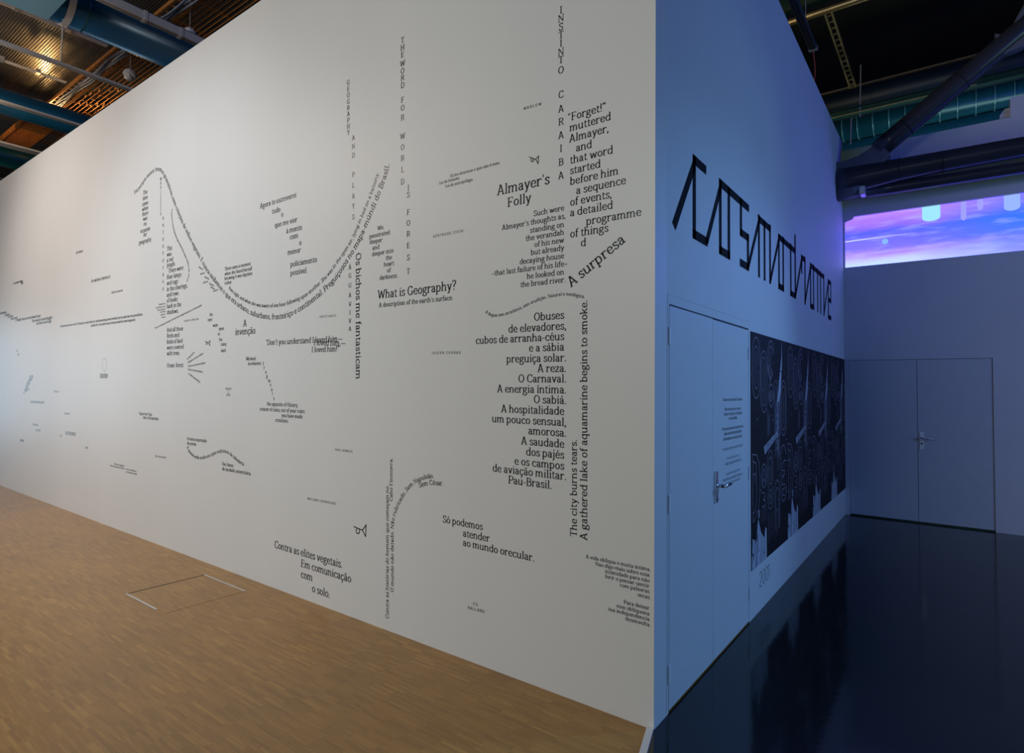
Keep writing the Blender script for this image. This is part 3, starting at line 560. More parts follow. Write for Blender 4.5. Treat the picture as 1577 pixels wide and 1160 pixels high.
for a_, t, lab in (((82.8, 604.2, 91, 604.8), "IVAN SALTO", "tiny capitals above the small bold line at far left"), ((99.3, 638.2, 107.6, 638.8), "OCTAVIO AR", "tiny capitals between the small bold line and bold capitals"), ((50.3, 655.4, 58.8, 656.4), "LYRA NOVA", "tiny capitals at far left, upper of a near pair"), ((55.2, 664, 62.5, 664.8), "ELIA RAY", "tiny capitals at far left, lower of a near pair"),
                   ((131.4, 690.8, 136, 691.6), "ALAN", "tiny isolated word below the bold capitals"), ((92, 672.6, 94.8, 673.4), "ITA", "tiniest isolated word beside the bold capitals"), ((25, 541.6, 27.5, 541.8), "LEA", "tiny isolated word, upper of two at the far left end"), ((26.8, 547.8, 29.8, 548), "SOL", "tiny isolated word, lower of two at the far left end"), ((31, 679.6, 37, 680.8), "AMARO", "tiny isolated word lowest at the far left end")):
    T_(LT().line(t, *a_, 40), lab)
ov = LT(); P0 = [(161+3.2*math.cos(t)*1.0, 562-9.5*math.sin(t)) for t in np.linspace(2.6, -3.4, 26)]
ov.curve("the sea turns round and round the island and the island turns round the sea", P0)
T_(ov, "oval ring of tiny text at left")
T_(LT().block([("drifting away from land", 154.2, 577.2), ("in circles of salt and wind", 154.2, 579), ("until the morning comes", 154.2, 580.8), ("and the tide is still here", 154.2, 582.6)], (1, 166.6)), "tiny four-line block under the oval ring of text")

# horn signs
def horn(x0, y0, x1, y1, w, label):
    f = lambda u, v: (x0+(x1-x0)*u, y0+(y1-y0)*v)
    L_ = LT(); loop = [f(.33+.14*math.cos(a_), .52+.24*math.sin(a_)) for a_ in np.linspace(-.9, 4.1, 12)]
    L_.strokes([[f(0, .12), f(.70, .45)], loop, [f(.70, .45), f(.98, 0)], [f(.70, .45), f(.94, 1)], [f(1, -.04), f(.95, 1.04)]], w)
    text_thing(L_, label, cat='sign', name='horn_sign', group='horn outline signs on the white wall')
horn(545, 809, 564, 826, .007, "line-drawn horn sign above the Contra as elites passage")
horn(815, 240.5, 829.5, 252, .0045, "line-drawn horn sign above the two large title words")
horn(316, 524.5, 323.5, 532.5, .006, "line-drawn horn sign beside the scattered rainy words")

# ---------------------------------------------------------------- title on the right wall
tt = LT('B', .002)
def bar(a, b, w=.05):
    a = np.array(a, float); b = np.array(b, float); t = b-a; t /= np.linalg.norm(t); n = np.array([-t[1], t[0]])*w/2; tt.q.append([a-n, b-n, b+n, a+n])
def vb(y, z0=2.515, z1=3.0): tt.q.append([(y-.025, z0), (y+.025, z0), (y+.025, z1), (y-.025, z1)])
def hb(y0, y1, z): tt.q.append([(y0, z-.027), (y1, z-.027), (y1, z+.027), (y0, z+.027)])
def dg(y0, y1, z0=2.53, z1=2.945):
    w_ = .029; tt.q.append([(y0-w_, z0), (y0+w_, z0), (y1+w_, z1), (y1-w_, z1)])
ZT, ZB, ZM = 2.976, 2.542, 2.757
tt.q.append([(.222, 2.535), (.268, 2.50), (.575, 2.93), (.53, 2.96)])
vb(.555, 2.515, 3.003); hb(.53, .76, ZT); hb(.53, .785, ZB); dg(.762, 1.03)
vb(1.03); vb(1.21); hb(1.005, 1.235, ZB); hb(1.005, 1.695, ZT)
vb(1.49, 2.73, 3.0); hb(1.465, 1.692, ZM); vb(1.665, 2.515, 2.784); hb(1.462, 1.69, ZB); dg(1.66, 1.97)
vb(1.97); vb(2.137, 2.515, 2.99); vb(2.313); hb(1.945, 2.34, ZT-.008); dg(2.31, 2.62)
vb(2.62, 2.515, 2.99); vb(2.777); hb(2.595, 3.29, ZT-.01); hb(2.595, 2.802, ZB); vb(3.27, 2.515, 3.125); vb(3.078); hb(3.055, 3.295, ZB); dg(3.265, 3.57)
vb(3.57, 2.80, 2.99); hb(3.545, 3.755, ZT-.012); vb(3.73); dg(3.72, 4.02)
vb(4.02, 2.515, 2.99); vb(4.18); hb(3.995, 4.205, ZB-.005); hb(3.995, 4.835, ZT-.014); vb(4.42); vb(4.60); vb(4.81); dg(4.80, 5.11)
vb(5.11, 2.73, 2.985); hb(5.085, 5.315, ZT-.016); vb(5.29, 2.715, 2.985); hb(5.085, 5.31, 2.742); vb(5.11, 2.51, 2.76); hb(5.085, 5.305, ZB-.008)
tag(tt.build('title_lettering', M_PAINTBLK), 'huge black angular linked lettering high on the blue-lit wall above the posters', 'lettering')
# door text
dt = [("Séance en cours, durée 12 minutes.", 617.2, 4.2, 0), ("Merci de ne pas ouvrir la porte,", 631.6, 3.6, 0), ("d'entrer en silence et d'éteindre", 639, 3.9, 0), ("votre portable.", 646, 1.9, 0), ("Nous vous prions dans la salle obscure", 660.7, 4.6, 0), ("dans une salle obscure limitée", 668.2, 3.8, 0), ("discrètement au sein de la salle.", 676, 4.1, 0)]
for c in 'èê': 
    if c not in G: adv, q = G['e']; G[c] = (adv, q+P_((180, 680), (270, 560)))
dl = LT('B', .0012)
for t, y, w_, _ in dt:
    x0, x1 = 1129-w_*3.55, 1129+w_*3.55; p = dl.pt(1129, y); e = abs(dl.pt(x1, y)[0]-dl.pt(x0, y)[0])
    sz = e/adv_of(t)*1000; dl.run(t, p-np.array([e/2, 0]), np.array([1., 0]), sz); dl.cut()
text_thing(dl, 'small centred notice printed on the blue-lit door, darker upper lines', M_THIN, cat='lettering', name='door_notice')
dl = LT('B', .0012)
for t, y, w_ in (("Screening in progress, length 12 minutes.", 690.5, 4.4), ("Please do not open this door,", 705, 2.7), ("walk in quietly and turn off", 713.3, 3.4), ("your phones during this film.", 728.3, 3.0), ("Please find a seat while the film is on,", 736.4, 4.3), ("then leave by the main door.", 743, 3.2)):
    x0, x1 = 1129-w_*3.55, 1129+w_*3.55; p = dl.pt(1129, y); e = abs(dl.pt(x1, y)[0]-dl.pt(x0, y)[0])
    sz = e/adv_of(t)*1000; dl.run(t, p-np.array([e/2, 0]), np.array([1., 0]), sz); dl.cut()
text_thing(dl, 'small centred notice on the blue-lit door, paler lower lines', mat('pale_grey_vinyl', (.30, .32, .34), .5), cat='lettering', name='door_notice')
# thin number
nl = LT('B', .0012); ya, yz = at(1169.5, 900, 0, 0)[1], at(1185, 885, 0, 0)[1]; zb, za = at(1170, 904.5, 0, 0)[2], at(1170, 882, 0, 0)[2]
un = (yz-ya)/1.0; hh = za-zb
def el(cy_, cz_, ry, rz, a0=0, a1=360, n=16): return [(cy_+ry*math.cos(R(a0+(a1-a0)*k/n)), cz_+rz*math.sin(R(a0+(a1-a0)*k/n))) for k in range(n+1)]
two = el(ya+.11*un, za-.25*hh, .10*un, .25*hh, 170, -30, 10)+[(ya, zb), (ya+.22*un, zb)]
for path in (two, el(ya+.41*un, (za+zb)/2, .12*un, hh/2), el(ya+.71*un, (za+zb)/2, .12*un, hh/2), [(ya+.90*un, za-.15*hh), (ya+.98*un, za), (ya+.98*un, zb)]):
    for i in range(len(path)-1):
        a = np.array(path[i]); b = np.array(path[i+1]); t = (b-a)/np.linalg.norm(b-a); n = np.array([-t[1], t[0]])*.0032; nl.q.append([a-n, b-n, b+n, a+n])
    nl.cut('digit')
text_thing(nl, 'thin number 2001 low on the blue-lit wall under the first poster', M_THIN, cat='lettering', name='number_lettering')

# ---------------------------------------------------------------- posters
PW, PH, PY0, PZ0 = 1.157, 1.732, 1.722, .349
class Flat:
    """flat print in poster coordinates (u right, v up)"""
    def __init__(s): s.q = []
    def path(s, pts, w):
        for i in range(len(pts)-1):
            a = np.array(pts[i]); b = np.array(pts[i+1]); L_ = np.linalg.norm(b-a)
            if L_ < 1e-6: continue
            t = (b-a)/L_; n = np.array([-t[1], t[0]])*w/2; e = t*w*.25; s.q.append([a-n-e, b-n+e, b+n+e, a+n-e])
        return s
    def poly(s, pts): s.q.append([np.array(p) for p in pts]); return s
    def build(s, name, m, parent, off):
        v = []; f = []
        for q in s.q:
            k = len(v); q = [(min(max(p[0], .0), PW), min(max(p[1], 0), PH)) for p in q]
            ar = sum(q[i][0]*q[(i+1) % len(q)][1]-q[(i+1) % len(q)][0]*q[i][1] for i in range(len(q)))
            if ar < 0: q = q[::-1]
            v += [(off, p[0], p[1]) for p in q]; f.append(tuple(range(k, k+len(q))))
        me = bpy.data.meshes.new(name); me.from_pydata(v, [], f); me.materials.append(m)
        o = bpy.data.objects.new(name, me); C.objects.link(o); o.parent = parent; return o
def stadium(u0, u1, v0, v1, n=8, a0=0, a1=360):
    r = (u1-u0)/2; c = (u0+u1)/2; k = 1.25
    top = [(c+r*math.cos(R(a)), v1-r*k+r*k*math.sin(R(a))) for a in np.linspace(0, 180, n)]
    bot = [(c+r*math.cos(R(a)), v0+r*k+r*k*math.sin(R(a))) for a in np.linspace(180, 360, n)]
    return top+bot+[top[0]]
def cshape(u0, u1, v0, v1, gap=.18, n=8):
    s_ = stadium(u0, u1, v0, v1, n)[:-1]; r = (u1-u0)/2; m_ = (v0+v1)/2; g_ = gap*(v1-v0)/2
    return [(u1, m_+g_)]+s_[0:2*n]+[(u1, m_-g_)]
poster = empty('poster', (0, PY0, PZ0))
def poster_build():
    MB().box(0, .003, 0, PW-.002, 0, PH).build('sheet', M_POSTER, poster)
    f = Flat(); w = .0065
    # C O S M O
    f.path(cshape(.04, .257, 1.24, 1.70, .0), w).path(cshape(.092, .208, 1.31, 1.633, .1), w).path([(.15, 1.59), (.15, 1.356)], w)
    f.path(stadium(.275, .468, 1.128, 1.61), w).path(stadium(.308, .423, 1.179, 1.56), w).path([(.372, 1.51), (.372, 1.22)], w*1.3)
    f.path([(.70, 1.60)]+stadium(.488, .70, 1.38, 1.704)[1:12]+[(.488, 1.50), (.56, 1.44), (.60, 1.40)], w).path([(.65, 1.59)]+stadium(.531, .651, 1.42, 1.66)[1:9]+[(.55, 1.50), (.62, 1.46), (.65, 1.42)], w)
    f.path([(.583, 1.61), (.583, 1.50)], w).path([(.60, 1.47), (.64, 1.43), (.60, 1.40), (.56, 1.37), (.53, 1.33)], w)
    f.path(stadium(.512, .695, 1.168, 1.353), w).path(stadium(.545, .66, 1.213, 1.299), w).path([(.59, 1.28), (.60, 1.24)], w*2)
    for k in range(4):
        u = .475+.022*k; f.path([(u, 1.16-.02*k), (u, .93+.01*k)], w*.7)
    for u0, u1, vt in ((.70, .806, 1.388), (.81, .916, 1.388)):
        f.path([(u0, .92)]+stadium(u0, u1, 1.0, vt)[7::-1]+[(u1, .92)], w*.8); f.path([(u0+.03, .92), (u0+.03, vt-.1), ((u0+u1)/2, vt-.055), (u1-.03, vt-.1), (u1-.03, .92)], w*.6)
    for k in range(7): f.path(stadium(.735, .875, 1.13-.055*k, 1.17-.055*k, 5), w*.6)
    f.path(stadium(.936, 1.126, .912, 1.389), w).path(stadium(.965, 1.095, .962, 1.341), w).path([(1.03, 1.28), (1.03, 1.02)], w)
    # D R O M E
    f.path([(.047, .401), (.047, .34), (.08, .345), (.19, .41), (.235, .50), (.24, .62), (.22, .75), (.15, .82), (.03, .834), (.047, .783), (.047, .401)], w)
    f.path([(.047, .783), (.13, .76), (.15, .65), (.14, .47), (.10, .41), (.042, .401)], w).path([(.047, .68), (.11, .69), (.11, .62)], w)
    f.path(stadium(.281, .441, .55, .735), w).path([(.32, .57), (.32, .66), (.36, .70), (.40, .66), (.40, .57)], w).path([(.35, .62), (.37, .60)], w*2.5)
    f.path([(.30, .52), (.38, .51), (.40, .48), (.34, .46), (.40, .45), (.395, .415), (.345, .408), (.30, .415)], w)
    for k in range(4): f.path([(.285+.05*k, .40), (.285+.05*k, .30)], w*.6)
    f.path([(.46, .55)]+stadium(.46, .645, .5, .825)[7::-1]+[(.645, .55)], w).path([(.50, .57)]+stadium(.50, .605, .5, .77)[7::-1]+[(.605, .57)], w).path([(.553, .70), (.553, .58)], w)
    f.path(stadium(.47, .643, .357, .565), w).path(stadium(.507, .606, .40, .515), w).path([(.55, .475), (.56, .44)], w*2)
    f.path([(.696, .16)]+stadium(.696, .879, .2, .562)[7::-1]+[(.879, .16)], w).path([(.735, .16)]+stadium(.735, .84, .2, .50)[7::-1]+[(.84, .16)], w)
    for k in range(6): f.path([(.50+.065*k, .34), (.50+.065*k, .10+.02*(k % 3))], w*.6)
    f.path([(1.12, .75)]+stadium(.914, 1.12, .353, .836)[3:16]+[(1.12, .42)], w)
    f.path([(1.12, .69), (1.04, .70), (.965, .68), (.965, .62), (1.07, .61)], w).path([(1.07, .585), (.965, .57), (.965, .50), (1.07, .49)], w).path([(1.07, .465), (.97, .455), (.98, .41), (1.06, .40)], w)
    rnd = random.Random(3)
    for k in range(46):
        u, v = rnd.random()*PW, .05+rnd.random()*(PH-.1); s_ = .003+.004*rnd.random(); f.poly([(u-s_, v-s_), (u+s_, v-s_), (u+s_, v+s_), (u-s_, v+s_)])
    f.build('letter_outlines', M_LINE, poster, .0036)
    r = Flat(); r.poly([(.965, 1.72), (.968, 1.72), (.975, 1.58), (.955, 1.58)]).poly([(.952, 1.58), (.975, 1.58), (.965, 1.47), (.905, 1.47)]).poly([(.90, 1.462), (.955, 1.462), (.925, 1.30), (.84, 1.30)]).poly([(.84, 1.30), (.925, 1.30), (.87, 1.205), (.785, 1.205)])
    r.poly([(.785, 1.205), (.80, 1.205), (.79, 1.17), (.77, 1.18)]).poly([(.86, 1.205), (.875, 1.205), (.885, 1.175), (.865, 1.18)])
    r.build('rocket', M_HAND, poster, .0040)
    e = Flat()
    for k in range(14):
        u = .80+.05*rnd.random()-.01*k*.3; v = 1.19-k*.022; e.path([(u-.03, v), (u+.01, v-.02), (u+.05, v+.003)], .003)
    for k in range(10):
        u = .74+.14*rnd.random(); e.path([(u, 1.15-.1*rnd.random()), (u+.02, .80-.2*rnd.random())], .0025)
    e.build('exhaust_plume', M_LINE2, poster, .0042)
    b = Flat(); b.poly([(.356, .865), (.792, .963), (.815, .925), (.389, .805)]); b.build('banner', M_LINE2, poster, .0044)
    t = Flat(); a_ = math.atan2(.098, .436); ux = np.array([math.cos(a_), math.sin(a_)]); uy = np.array([-ux[1], ux[0]])
    x = 0; word = 'COSMODROME'; tot = adv_of(word, 20); k = .40/tot
    for c in word:
        for q in G[c][1]: t.poly([np.array((.385, .822))+ux*((p[0]+x)*k)+uy*(p[1]*k*1.05) for p in q])
        x += G[c][0]+20
    t.build('banner_text', M_POSTER, poster, .0048)
    hd = Flat()
    hd.poly([(.01, 0), (.13, 0), (.19, .245), (.105, .17)]).poly([(.12, 0), (.27, 0), (.275, .22), (.185, .345), (.16, .28)]).poly([(.19, .345), (.215, .345), (.225, .40), (.205, .41)])
    hd.poly([(.27, 0), (.36, 0), (.355, .17), (.28, .22)]).poly([(.36, 0), (.435, 0), (.43, .225), (.395, .245), (.365, .15)])
    hd.poly([(.02, .12), (.09, .10), (.10, .20), (.03, .225)]).poly([(.005, .0), (.03, 0), (.04, .11), (.01, .10)])
    hd.build('hand', M_HAND, poster, .0042)
    ln = Flat()
    ln.path([(.135, .0), (.165, .14), (.19, .24)], .005).path([(.265, 0), (.275, .12), (.27, .21)], .005).path([(.36, 0), (.362, .15)], .005).path([(.10, .18), (.105, .12), (.12, .0)], .005)
    ln.path(stadium(.225, .255, .24, .285, 5), .004).path([(.19, .13), (.20, .10), (.225, .095)], .005).path([(.32, .08), (.335, .06), (.355, .06)], .005).path([(.22, .05), (.24, .04)], .004)
    ln.build('hand_outline', M_POSTER, poster, .0048)
poster_build()
LP = ['directly beside the blue-lit door', 'second from the blue-lit door', 'third from the blue-lit door', 'last one, in the corner']
for i in range(4):
    if i == 0: p = poster
    else:
        p = poster.copy(); C.objects.link(p); p.location = (0, PY0+i*PW, PZ0)
        for ch in list(poster.children): c = ch.copy(); C.objects.link(c); c.parent = p
    tag(p, 'dark poster with rocket and raised fingers, '+LP[i], 'poster', 'row of four identical posters')

# ---------------------------------------------------------------- projection behind the clerestory
def sky():
    m = bpy.data.materials.new('projected_sky'); m.use_nodes = True; nt = m.node_tree; nt.nodes.clear(); L = nt.links.new; N = lambda t: nt.nodes.new('ShaderNode'+t)
    tc = N('TexCoord'); s = N('SeparateXYZ'); L(tc.outputs['Object'], s.inputs[0])
    mp = N('Mapping'); mp.inputs['Scale'].default_value = (.55, 1, 2.6); mp.inputs['Rotation'].default_value = (0, R(-6), 0); L(tc.outputs['Object'], mp.inputs[0])
    def mth(op, a, b=None, c=None):
        n = N('Math'); n.operation = op
        for i, v in enumerate((a, b, c)):
            if v is None: continue
            if isinstance(v, (int, float)): n.inputs[i].default_value = v
            else: L(v, n.inputs[i])
        return n.outputs[0]
    n1 = N('TexNoise'); n1.inputs['Scale'].default_value = 1.6; n1.inputs['Detail'].default_value = 5; L(mp.outputs[0], n1.inputs['Vector'])
    z = mth('DIVIDE', s.outputs[2], S1-S0)                      # 0..1 in the strip
    f = mth('ADD', z, mth('MULTIPLY', mth('SUBTRACT', n1.outputs['Fac'], .5), .55))
    f = mth('SUBTRACT', f, mth('MULTIPLY', s.outputs[0], .0))
    r = N('ValToRGB'); cr_ = r.color_ramp
    cr_.elements[0].position = 0; cr_.elements[0].color = (0.1714, 0.2286, 0.6200, 1)
    cr_.elements[1].position = 1; cr_.elements[1].color = (0.1543, 0.0743, 0.5600, 1)
    for p, c in ((.10, (0.1714, 0.1771, 0.6600, 1)), (.24, (0.1371, 0.0857, 0.6000, 1)), (.36, (0.0686, 0.0571, 0.5800, 1)), (.5, (0.0514, 0.0486, 0.6000, 1)), (.64, (0.0314, 0.0400, 0.6000, 1)), (.80, (0.1029, 0.0543, 0.5500, 1))):
        e = cr_.elements.new(p); e.color = c
    L(f, r.inputs[0])
    # bluer towards the right
    bx = N('MixRGB'); fx = mth('MINIMUM', mth('MAXIMUM', mth('MULTIPLY', mth('SUBTRACT', s.outputs[0], .7), .8), 0), .85)
    L(mth('MULTIPLY', fx, mth('SUBTRACT', 1.1, mth('ABSOLUTE', mth('SUBTRACT', z, .55)))), bx.inputs[0]); L(r.outputs[0], bx.inputs[1]); bx.inputs[2].default_value = (0.0114, 0.0571, 0.8000, 1)
    # streaky clouds
    mp2 = N('Mapping'); mp2.inputs['Scale'].default_value = (1.0, 1, 7); mp2.inputs['Rotation'].default_value = (0, R(5), 0); L(tc.outputs['Object'], mp2.inputs[0])
    n2 = N('TexNoise'); n2.inputs['Scale'].default_value = 2.2; n2.inputs['Detail'].default_value = 6; L(mp2.outputs[0], n2.inputs['Vector'])
    cl = mth('MULTIPLY', mth('MAXIMUM', mth('SUBTRACT', n2.outputs['Fac'], .5), 0), 1.6)
    cx_ = N('MixRGB'); L(cl, cx_.inputs[0]); L(bx.outputs[0], cx_.inputs[1]); cx_.inputs[2].default_value = (0.1829, 0.1943, 0.6000, 1)
    # contrail
    dz = mth('ABSOLUTE', mth('SUBTRACT', s.outputs[2], mth('ADD', .365, mth('MULTIPLY', s.outputs[0], .015))))
    ct = mth('MULTIPLY', mth('LESS_THAN', dz, .007), mth('LESS_THAN', s.outputs[0], .80)); ct = mth('MULTIPLY', ct, mth('MAXIMUM', mth('SUBTRACT', 1, mth('MULTIPLY', s.outputs[0], 1.1)), 0))
    c3 = N('MixRGB'); L(mth('MULTIPLY', ct, .8), c3.inputs[0]); L(cx_.outputs[0], c3.inputs[1]); c3.inputs[2].default_value = (0.2400, 0.2629, 0.6000, 1)
    e = N('Emission'); e.inputs[1].default_value = 3.5; L(c3.outputs[0], e.inputs[0]); o = N('OutputMaterial'); L(e.outputs[0], o.inputs[0]); return m
scr = empty('projection_screen', (.02, LB+.05, S0)); tag(scr, 'long band of projected purple and blue sunset sky above the double door', 'screen')
MB().box(0, 8.9, 0, .02, -.02, S1-S0+.02).build('screen_surface', sky(), scr)
def ghost(px, pw, z0, m, name='painted_lamp_reflection'):  # glowing shapes paint lamp reflections onto the screen
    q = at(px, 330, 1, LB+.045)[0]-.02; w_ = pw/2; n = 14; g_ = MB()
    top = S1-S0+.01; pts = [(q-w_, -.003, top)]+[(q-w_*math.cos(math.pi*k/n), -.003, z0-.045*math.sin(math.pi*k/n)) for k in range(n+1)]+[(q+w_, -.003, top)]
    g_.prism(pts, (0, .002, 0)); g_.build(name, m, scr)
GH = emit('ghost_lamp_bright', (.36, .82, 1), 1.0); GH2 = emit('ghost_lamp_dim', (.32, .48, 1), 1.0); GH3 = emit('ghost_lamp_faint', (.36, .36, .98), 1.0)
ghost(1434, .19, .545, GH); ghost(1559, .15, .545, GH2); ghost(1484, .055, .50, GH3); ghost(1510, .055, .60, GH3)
q = at(1363, 372, 1, LB+.045); MB().tube([(q[0]-.02, -.003, q[2]-S0), (q[0]-.02, -.001, q[2]-S0)], [.036, .036], 16).build('painted_round_reflection', emit('ghost_disc', (.25, .50, .95), 1.0), scr)  # another lamp reflection, painted as a glowing disc

# ---------------------------------------------------------------- steel truss
YT = 5.9
t = empty('steel_truss', (.0, YT, 4.36)); tag(t, 'grey tubular steel truss running out of the blue-lit wall above the projection', 'truss')
def TP(px, py, y=YT): return tuple(at(px, py, 1, y))
rel(t, MB().tube([(-.1, YT, 4.37), (.12, YT, 4.37), (.35, YT, 4.385), (.68, YT, 4.40), (1.1, YT, 4.41), (1.9, YT, 4.415), (6, YT, 4.42)], [.185, .18, .165, .14, .125, .112, .11], 28).build('top_chord', M_TRUSS, smooth=True))
rel(t, MB().tube([(.18, YT+.05, 4.205), (.6, YT+.1, 4.22), (1.9, YT+.15, 4.225), (6, YT+.15, 4.23)], [.06, .075, .07, .07], 20).build('lower_tube', M_TRUSS, smooth=True))
a, b = Vector(TP(1352, 232)), Vector(TP(1577, 43)); dd = b-a
rel(t, MB().tube([a, a+dd*.1, b, b+dd*2.0], .118, 24).build('diagonal_brace', M_TRUSS, smooth=True))
for px, py in ((1480, 124), (1395, 196)):
    c = Vector(TP(px, py)); rel(t, MB().tube([c-dd.normalized()*.006, c+dd.normalized()*.006], .121, 24).build('coupling_band', M_GAP))
for X_ in (.68, 1.12): rel(t, MB().tube([(X_-.005, YT, 4.402), (X_+.005, YT, 4.402)], .142 if X_ < 1 else .128, 24).build('coupling_band', M_GAP))
def gusset(pts, th, name='gusset'):
    P = [Vector(TP(*p, YT-th/2)) for p in pts]
    o = rel(t, MB().prism(P, (0, th, 0)).build(name, M_CAST)); md = o.modifiers.new('b', 'BEVEL'); md.width = .02; md.segments = 2; return o
gusset([(1281, 252), (1303, 246), (1320, 240), (1338, 229), (1350, 216), (1371, 235), (1357, 255), (1322, 258), (1290, 264)], .2)
gusset([(1531, 50), (1553, 53), (1563, 30), (1577, 5), (1600, -30), (1640, -40), (1577, 70), (1540, 85)], .14)
rel(t, MB().tube([(.01, YT-.02, 4.24), (.27, YT-.02, 4.245)], [.12, .10], 18).build('node_collar', M_CAST, smooth=True))
rel(t, MB().box(.26, .32, YT-.12, YT+.05, 4.14, 4.25, .01).build('end_lug', M_ALU))

# ---------------------------------------------------------------- things over the dark room
def run_x(name, px, py, z, r, x1, m, label, cat, x0=-5.2, n=16, parent=None):
    p = at(px, py, 2, z); o = MB().tube([(x0, p[1], z), (x1, p[1], z)], r, n).build(name, m, parent, smooth=True)
    if label: tag(o, label, cat)
    return o
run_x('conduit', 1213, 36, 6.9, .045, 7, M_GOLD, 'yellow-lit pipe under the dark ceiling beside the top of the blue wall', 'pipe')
p = at(1213, 30, 2, 7.0); tag(MB().box(-5.2, 7, p[1]-.75, p[1]-.12, 7.0, 7.06).build('flat_duct', M_GREEN), 'dark green flat duct behind the yellow-lit pipe', 'duct')
p = at(1262, 150, 2, 7.2)
g1 = empty('corrugated_strip', (0, p[1], 7.2)); tag(g1, 'narrow yellowish corrugated strip crossing the dark ceiling behind the ladder', 'strip')
mb = MB(); x = -2.0
while x < 6: mb.box(x, x+.022, -.07, .10, 0, .02); x += .034
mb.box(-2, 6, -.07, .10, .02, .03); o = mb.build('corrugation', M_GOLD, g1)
# navy duct, green beam, teal ribbed duct
tag(MB().tube([(-4, at(1290, 170, 2, 6.3)[1], 6.36), (7, at(1290, 170, 2, 6.3)[1], 6.36)], .225, 28).build('round_duct', M_NAVY, smooth=True), 'large navy round duct between the corrugated strip and the green beam', 'duct')
p = at(1283, 184, 2, 6.0)
gb = empty('green_beam', (0, p[1], 6.0)); tag(gb, 'thin green steel beam crossing above the ribbed teal duct', 'beam')
MB().box(-3, 7, -.05, .05, 0, .012).build('bottom_flange', M_GREEN, gb); MB().box(-3, 7, -.005, .005, .012, .10).build('web', M_GREEN, gb); MB().box(-3, 7, -.05, .05, .10, .112).build('top_flange', M_GREEN, gb)
MB().box(-3, 1.5, -.056, -.05, -.002, .012).build('painted_lit_edge', M_GOLD, gb)  # gold strip paints the light along the lower flange
p = at(1292, 216, 2, 6.2); cyd = p[1]-.0
td = empty('ribbed_duct', (0, cyd, 6.42)); tag(td, 'teal round duct with raised ribs just above the back wall', 'duct')
MB().tube([(-3, 0, 0), (7, 0, 0)], .25, 32).build('duct_body', M_TEALD, td, smooth=True)
rib = MB().tube([(-.006, 0, 0), (.006, 0, 0)], .272, 32).build('rib', M_TEALR, td); rib.location = (-2.7, 0, 0)
for k in range(1, 40): c = rib.copy(); C.objects.link(c); c.location = (-2.7+.235*k, 0, 0)
# back plane of teal sheet under the duct
p = at(1300, 226, 2, 5.75); tag(MB().box(-3, 7, cyd+.3, cyd+.36, 4.8, 6.25).build('lower_duct', M_TEALD), 'dark teal flat-sided duct peeping over the top of the back wall', 'duct')
# rods
for (px, y0, y1, z), lb in zip(((1325.5, 100, 180, 0), (1311, 182, 222, 0)), ('long thin hanging rod above the green beam', 'short thin hanging rod in front of the ribbed teal duct')):
    Y_ = gb.location.y
    a, b = at(px, y0, 1, Y_), at(px-1, y1, 1, Y_)
    tag(MB().tube([tuple(a), tuple(b)], .008, 8).build('hanging_rod', M_STEEL), lb, 'rod', 'thin hanging rods on the dark side')
# cable ladder
z = 6.9; a, b = at(1268.5, 15, 2, z), at(1311, 157, 2, z); a2 = at(1279, 12, 2, z); wdt = a2[0]-a[0]
cl = empty('cable_ladder', (a[0], a[1], z)); tag(cl, 'narrow brass-coloured cable ladder hanging under the dark ceiling', 'ladder')
LEN = b[1]-a[1]
for xx in (0, wdt): MB().box(xx-.012, xx+.012, 0, LEN, -.02, .02).build('rail', M_GOLD, cl)
rg = MB().box(0, wdt, -.008, .008, -.012, .004).build('rung', M_GOLD, cl); n = 18
for k in range(1, n): c = rg.copy(); C.objects.link(c); c.location = (0, LEN*k/n, 0)
rg.location = (0, .02, 0)
# track light bar
z = 5.9; a, b = at(1222, 0, 2, z), at(1252.5, 78, 2, z)
tb = empty('lighting_track', (b[0], b[1], z)); tag(tb, 'slate-grey lighting track hanging beside the top edge of the blue wall', 'track')
MB().box(-.045, .045, a[1]-b[1]-4, 0, 0, .05, .006).build('track_body', mat('slate_track', (.05, .06, .085), .4, .2), tb)
for s_ in (-.02, .012): MB().box(s_, s_+.008, a[1]-b[1]-4, -.01, -.003, 0).build('track_slot', M_GAP, tb)
MB().box(-.05, .05, -.03, .015, -.008, .056, .006).build('end_cap', M_STEEL, tb)
e = at(1246, 112, 0, b[0]-.1)
tag(MB().tube(cr([np.array([b[0], b[1], z-.01]), np.array([b[0]+.005, b[1]+.08, z-.25]), np.array([b[0]-.05, b[1]+.1, z-.5]), np.array([b[0]-.18, b[1]+.1, z-.8])], 6), .006, 6).build('red_cable', M_RED), 'thin red cable hanging from the end of the slate track', 'cable')
p = at(1240, 0, 1, 5.4); q = at(1241, 30, 1, 5.4)
tag(MB().tube([(p[0], 5.4, p[2]+1), tuple(q)], .005, 6).build('hanging_wire', M_STEEL), 'thin wire dropping beside the slate lighting track', 'wire')
